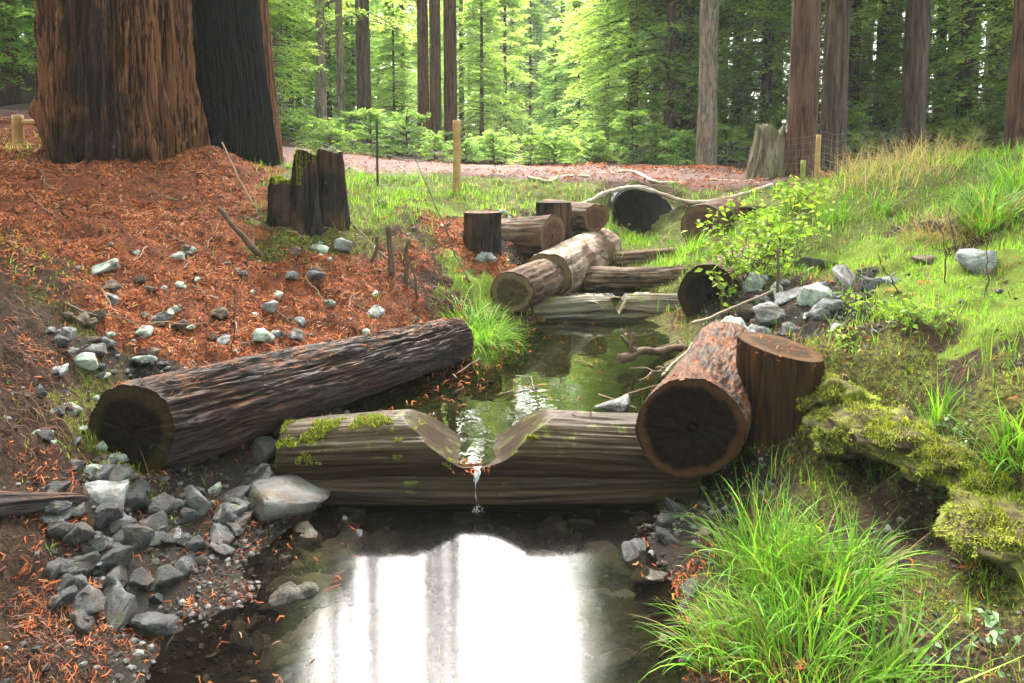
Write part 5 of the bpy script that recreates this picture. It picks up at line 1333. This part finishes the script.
# hanging fine roots on the cut banks
M['fine_root'] = leaf_mat('fine_hanging_roots', [(0.0, (0.05, 0.028, 0.02)), (0.6, (0.17, 0.085, 0.055)), (1.0, (0.33, 0.2, 0.14))], 0.1, 0.8)
def root_tangle(box, n, L, label):
    A = Acc(); base = ground_at((box[0] + box[2]) / 2, (box[1] + box[3]) / 2)
    for i in range(n):
        a = ground_at(rng.uniform(box[0], box[2]), rng.uniform(box[1], box[3]))
        nn3 = gnormal(np.array([a[0]]), np.array([a[1]]))[0]
        k = 7; l = L * rng.uniform(.4, 1.2); t = np.linspace(0, 1, k)
        hz = norm(np.array([nn3[0], nn3[1], 0]) + rng.normal(size=3) * .5) ; hz[2] = 0
        w = a + nn3 * .01 + hz * (t[:, None] * l * .55) + np.array([0, 0, 1.0]) * ((.25 * t - 1.05 * t * t) * l)[:, None] + np.stack([fbm(t * 3, i, 0, c_, 2) for c_ in range(3)], -1) * .05 * l * 2
        w[:, 2] = np.maximum(w[:, 2], Hs(w[:, 0], w[:, 1]) + .006)
        A.add(tube(w - base, np.linspace(.0035, .0012, k) * rng.uniform(.3, .9), 3, False), rng.random() * .7)
    tag(link('hanging_roots', A.mesh('hanging_roots', M['fine_root']), None, base), label, 'roots', None, 'stuff')
root_tangle((350, 240, 448, 330), 300, .42, 'tangle of fine roots hanging over the far end of the furrowed log')
root_tangle((0, 270, 60, 440), 170, .24, 'tangle of fine dark roots in the undercut bank at the far left')
root_tangle((885, 395, 935, 450), 110, .14, 'fine purplish roots hanging from the mossy mound')
root_tangle((0, 590, 60, 680), 110, .12, 'dead fibrous roots on the dark soil in the lower left corner')

M['post_tan'] = plain_noise_mat('tan_fence_post_wood', [(0.3, (0.24, 0.13, 0.05)), (0.7, (0.42, 0.27, 0.12))], 7, 0.8, 0.3)
M['post_metal'] = plain_noise_mat('dark_painted_steel_post', [(0.3, (0.02, 0.025, 0.02)), (0.7, (0.06, 0.065, 0.06))], 9, 0.5, 0.2)
M['wire'] = plain_noise_mat('galvanised_fence_wire', [(0.3, (0.10, 0.10, 0.10)), (0.7, (0.22, 0.22, 0.22))], 9, 0.5, 0.1)
M['post_green'] = plain_noise_mat('mossy_stake_wood', [(0.3, (0.10, 0.13, 0.03)), (0.7, (0.26, 0.27, 0.08))], 9, 0.85, 0.4)
def post_geo(p, h, r, mat, root, base, name='post', seed=0, segs=12):
    A = Acc(); w = wobble(p - [0, 0, .2], p + [0, 0, h], 12, .004, seed)
    A.add(tube(w - base, np.linspace(r * 1.04, r * .97, 12), segs))
    return link(name, A.mesh(name, M[mat]), root)
def wire_panel(a, b, h, root, base, nh=7, step=.17, r=.0019):
    A = Acc(); L = np.linalg.norm((b - a)[:2]); n = max(2, int(L / step))
    xs = np.linspace(0, 1, n + 1)
    line = a[None] + (b - a)[None] * xs[:, None]
    line[:, 2] = Hs(line[:, 0], line[:, 1])
    for k in range(nh): A.add(tube(line + [0, 0, .05 + (h - .05) * k / (nh - 1)] - base, r, 3, False))
    for p_ in line: A.add(tube(np.stack([p_ + [0, 0, .03], p_ + [0, 0, h]]) - base, r, 3, False))
    link('wire_mesh', A.mesh('wire_mesh', M['wire']), root)
pw, pt_ = PY(457, 195, 9.5), PY(378, 192, 9.3)
pw[2], pt_[2] = Hs(pw[0], pw[1]), Hs(pt_[0], pt_[1])
pl = PY(255, 190, 9.6); pl[2] = Hs(pl[0], pl[1])
f = thing('wire_fence', 'wire mesh fence with a tan wooden post and a dark metal post before the road', 'fence', pw)
post_geo(pw, .99, .052, 'post_tan', f, pw, 'wooden_post', 3)
post_geo(pt_, .92, .016, 'post_metal', f, pw, 'metal_post', 4, 8)
wire_panel(pt_, pw, .82, f, pw); wire_panel(pl, pt_, .82, f, pw)
a, b, c_ = PY(722, 178, 12.6), PY(817, 180, 10.1), PY(905, 170, 11.6)
for q_ in (a, b, c_): q_[2] = Hs(q_[0], q_[1])
f = thing('wire_fence', 'wire mesh fence with a short orange-brown stake among the right trunks', 'fence', b)
post_geo(b, .62, .035, 'post_tan', f, b, 'wooden_stake', 5)
wire_panel(a, b, .62, f, b); wire_panel(b, c_, .66, f, b)
p = PY(802, 200, 8.6); p[2] = Hs(p[0], p[1])
f = thing('mossy_stake', 'short mossy green stake in the grass by the yellow-green shrub', 'stake', p)
post_geo(p, .44, .03, 'post_green', f, p, 'stake_wood', 6)
p = PY(20, 160, 8.3); p[2] = Hs(p[0], p[1])
f = thing('rail_fence', 'short yellowish wooden post and rail with wire left of the huge redwood', 'fence', p)
post_geo(p, .34, .06, 'post_tan', f, p, 'post', 7)
A = Acc(); A.add(tube(wobble(p + [0, 0, .25], p + [1.2, .2, .28], 8, .01, 8) - p, .035, 10)); link('rail', A.mesh('rail', M['post_tan']), f)
wire_panel(p + np.array([-1.6, .2, 0]), p, .38, f, p, 5)

# ------------------------------------------------------------------ falling water at the notch
m, nt = new_mat('falling_water')
fz = noise(nt, mapping(nt, wpos(nt), (60, 60, 8)), 1.0, 3, .6)
d_ = nd(nt, 'ShaderNodeBsdfPrincipled', {'Base Color': (0.85, 0.88, 0.9, 1), 'Roughness': 0.2})
t_ = nd(nt, 'ShaderNodeBsdfTransparent')
mx = nd(nt, 'ShaderNodeMixShader', {0: ramp(nt, fz, [(0.35, 0.15), (0.7, 0.75)]), 1: t_.outputs[0], 2: d_.outputs[0]})
nd(nt, 'ShaderNodeOutputMaterial', {'Surface': mx.outputs[0]})
A = Acc()
nt_, nw_ = 40, 9
tt, ww = np.meshgrid(np.linspace(0, 1, nt_), np.linspace(-1, 1, nw_), indexing='ij')
wid = .020 * (1 - .55 * tt) * (1 + .5 * fbm(tt * 5, 0, 0, 3, 2))
sh = np.stack([-.185 + .008 * fbm(tt * 3, 1, 0, 4, 2) + wid * ww * np.cos(1.8 * tt), 3.535 - .085 * tt + wid * ww * np.sin(1.8 * tt) + .004 * fbm(tt * 8, ww * 2, 0, 5, 2), .195 - .195 * tt ** 1.8], -1)
A.add((sh.reshape(-1, 3), grid_quads(nt_, nw_), np.zeros((0, 3), int)))
for i in range(30):
    c0 = np.array([-.178 + .022 * rng.normal(), 3.44 + .018 * rng.normal(), .004 + .02 * rng.random() ** 2])
    A.add(tube(np.stack([c0, c0 + [0, 0, .002], c0 + [0, 0, .004]]), [.0008, .0022, .0008], 5))
o = link('water_trickle', A.mesh('water_trickle', m))
tag(o, 'thin white trickle of water falling from the notch into the pool', 'water', None, 'structure')

# ------------------------------------------------------------------ air
HAZE = 0.0010
bm = bmesh.new()
bmesh.ops.create_cube(bm, size=1.0)
me = bpy.data.meshes.new('haze'); bm.to_mesh(me); bm.free()
o = link('haze', me)
zlo, zhi = float(gz.min()) - 1.5, 46.0
o.scale = (300, 240, zhi - zlo)
o.location = (0, 55, (zlo + zhi) / 2)
m, nt = new_mat('forest_haze')
pv = nd(nt, 'ShaderNodeVolumePrincipled', {'Color': (0.93, 0.97, 0.93, 1), 'Density': HAZE})
nd(nt, 'ShaderNodeOutputMaterial', {'Volume': pv.outputs[0]})
me.materials.append(m)
tag(o, 'pale damp air thickening towards the far trees', 'haze', None, 'stuff')
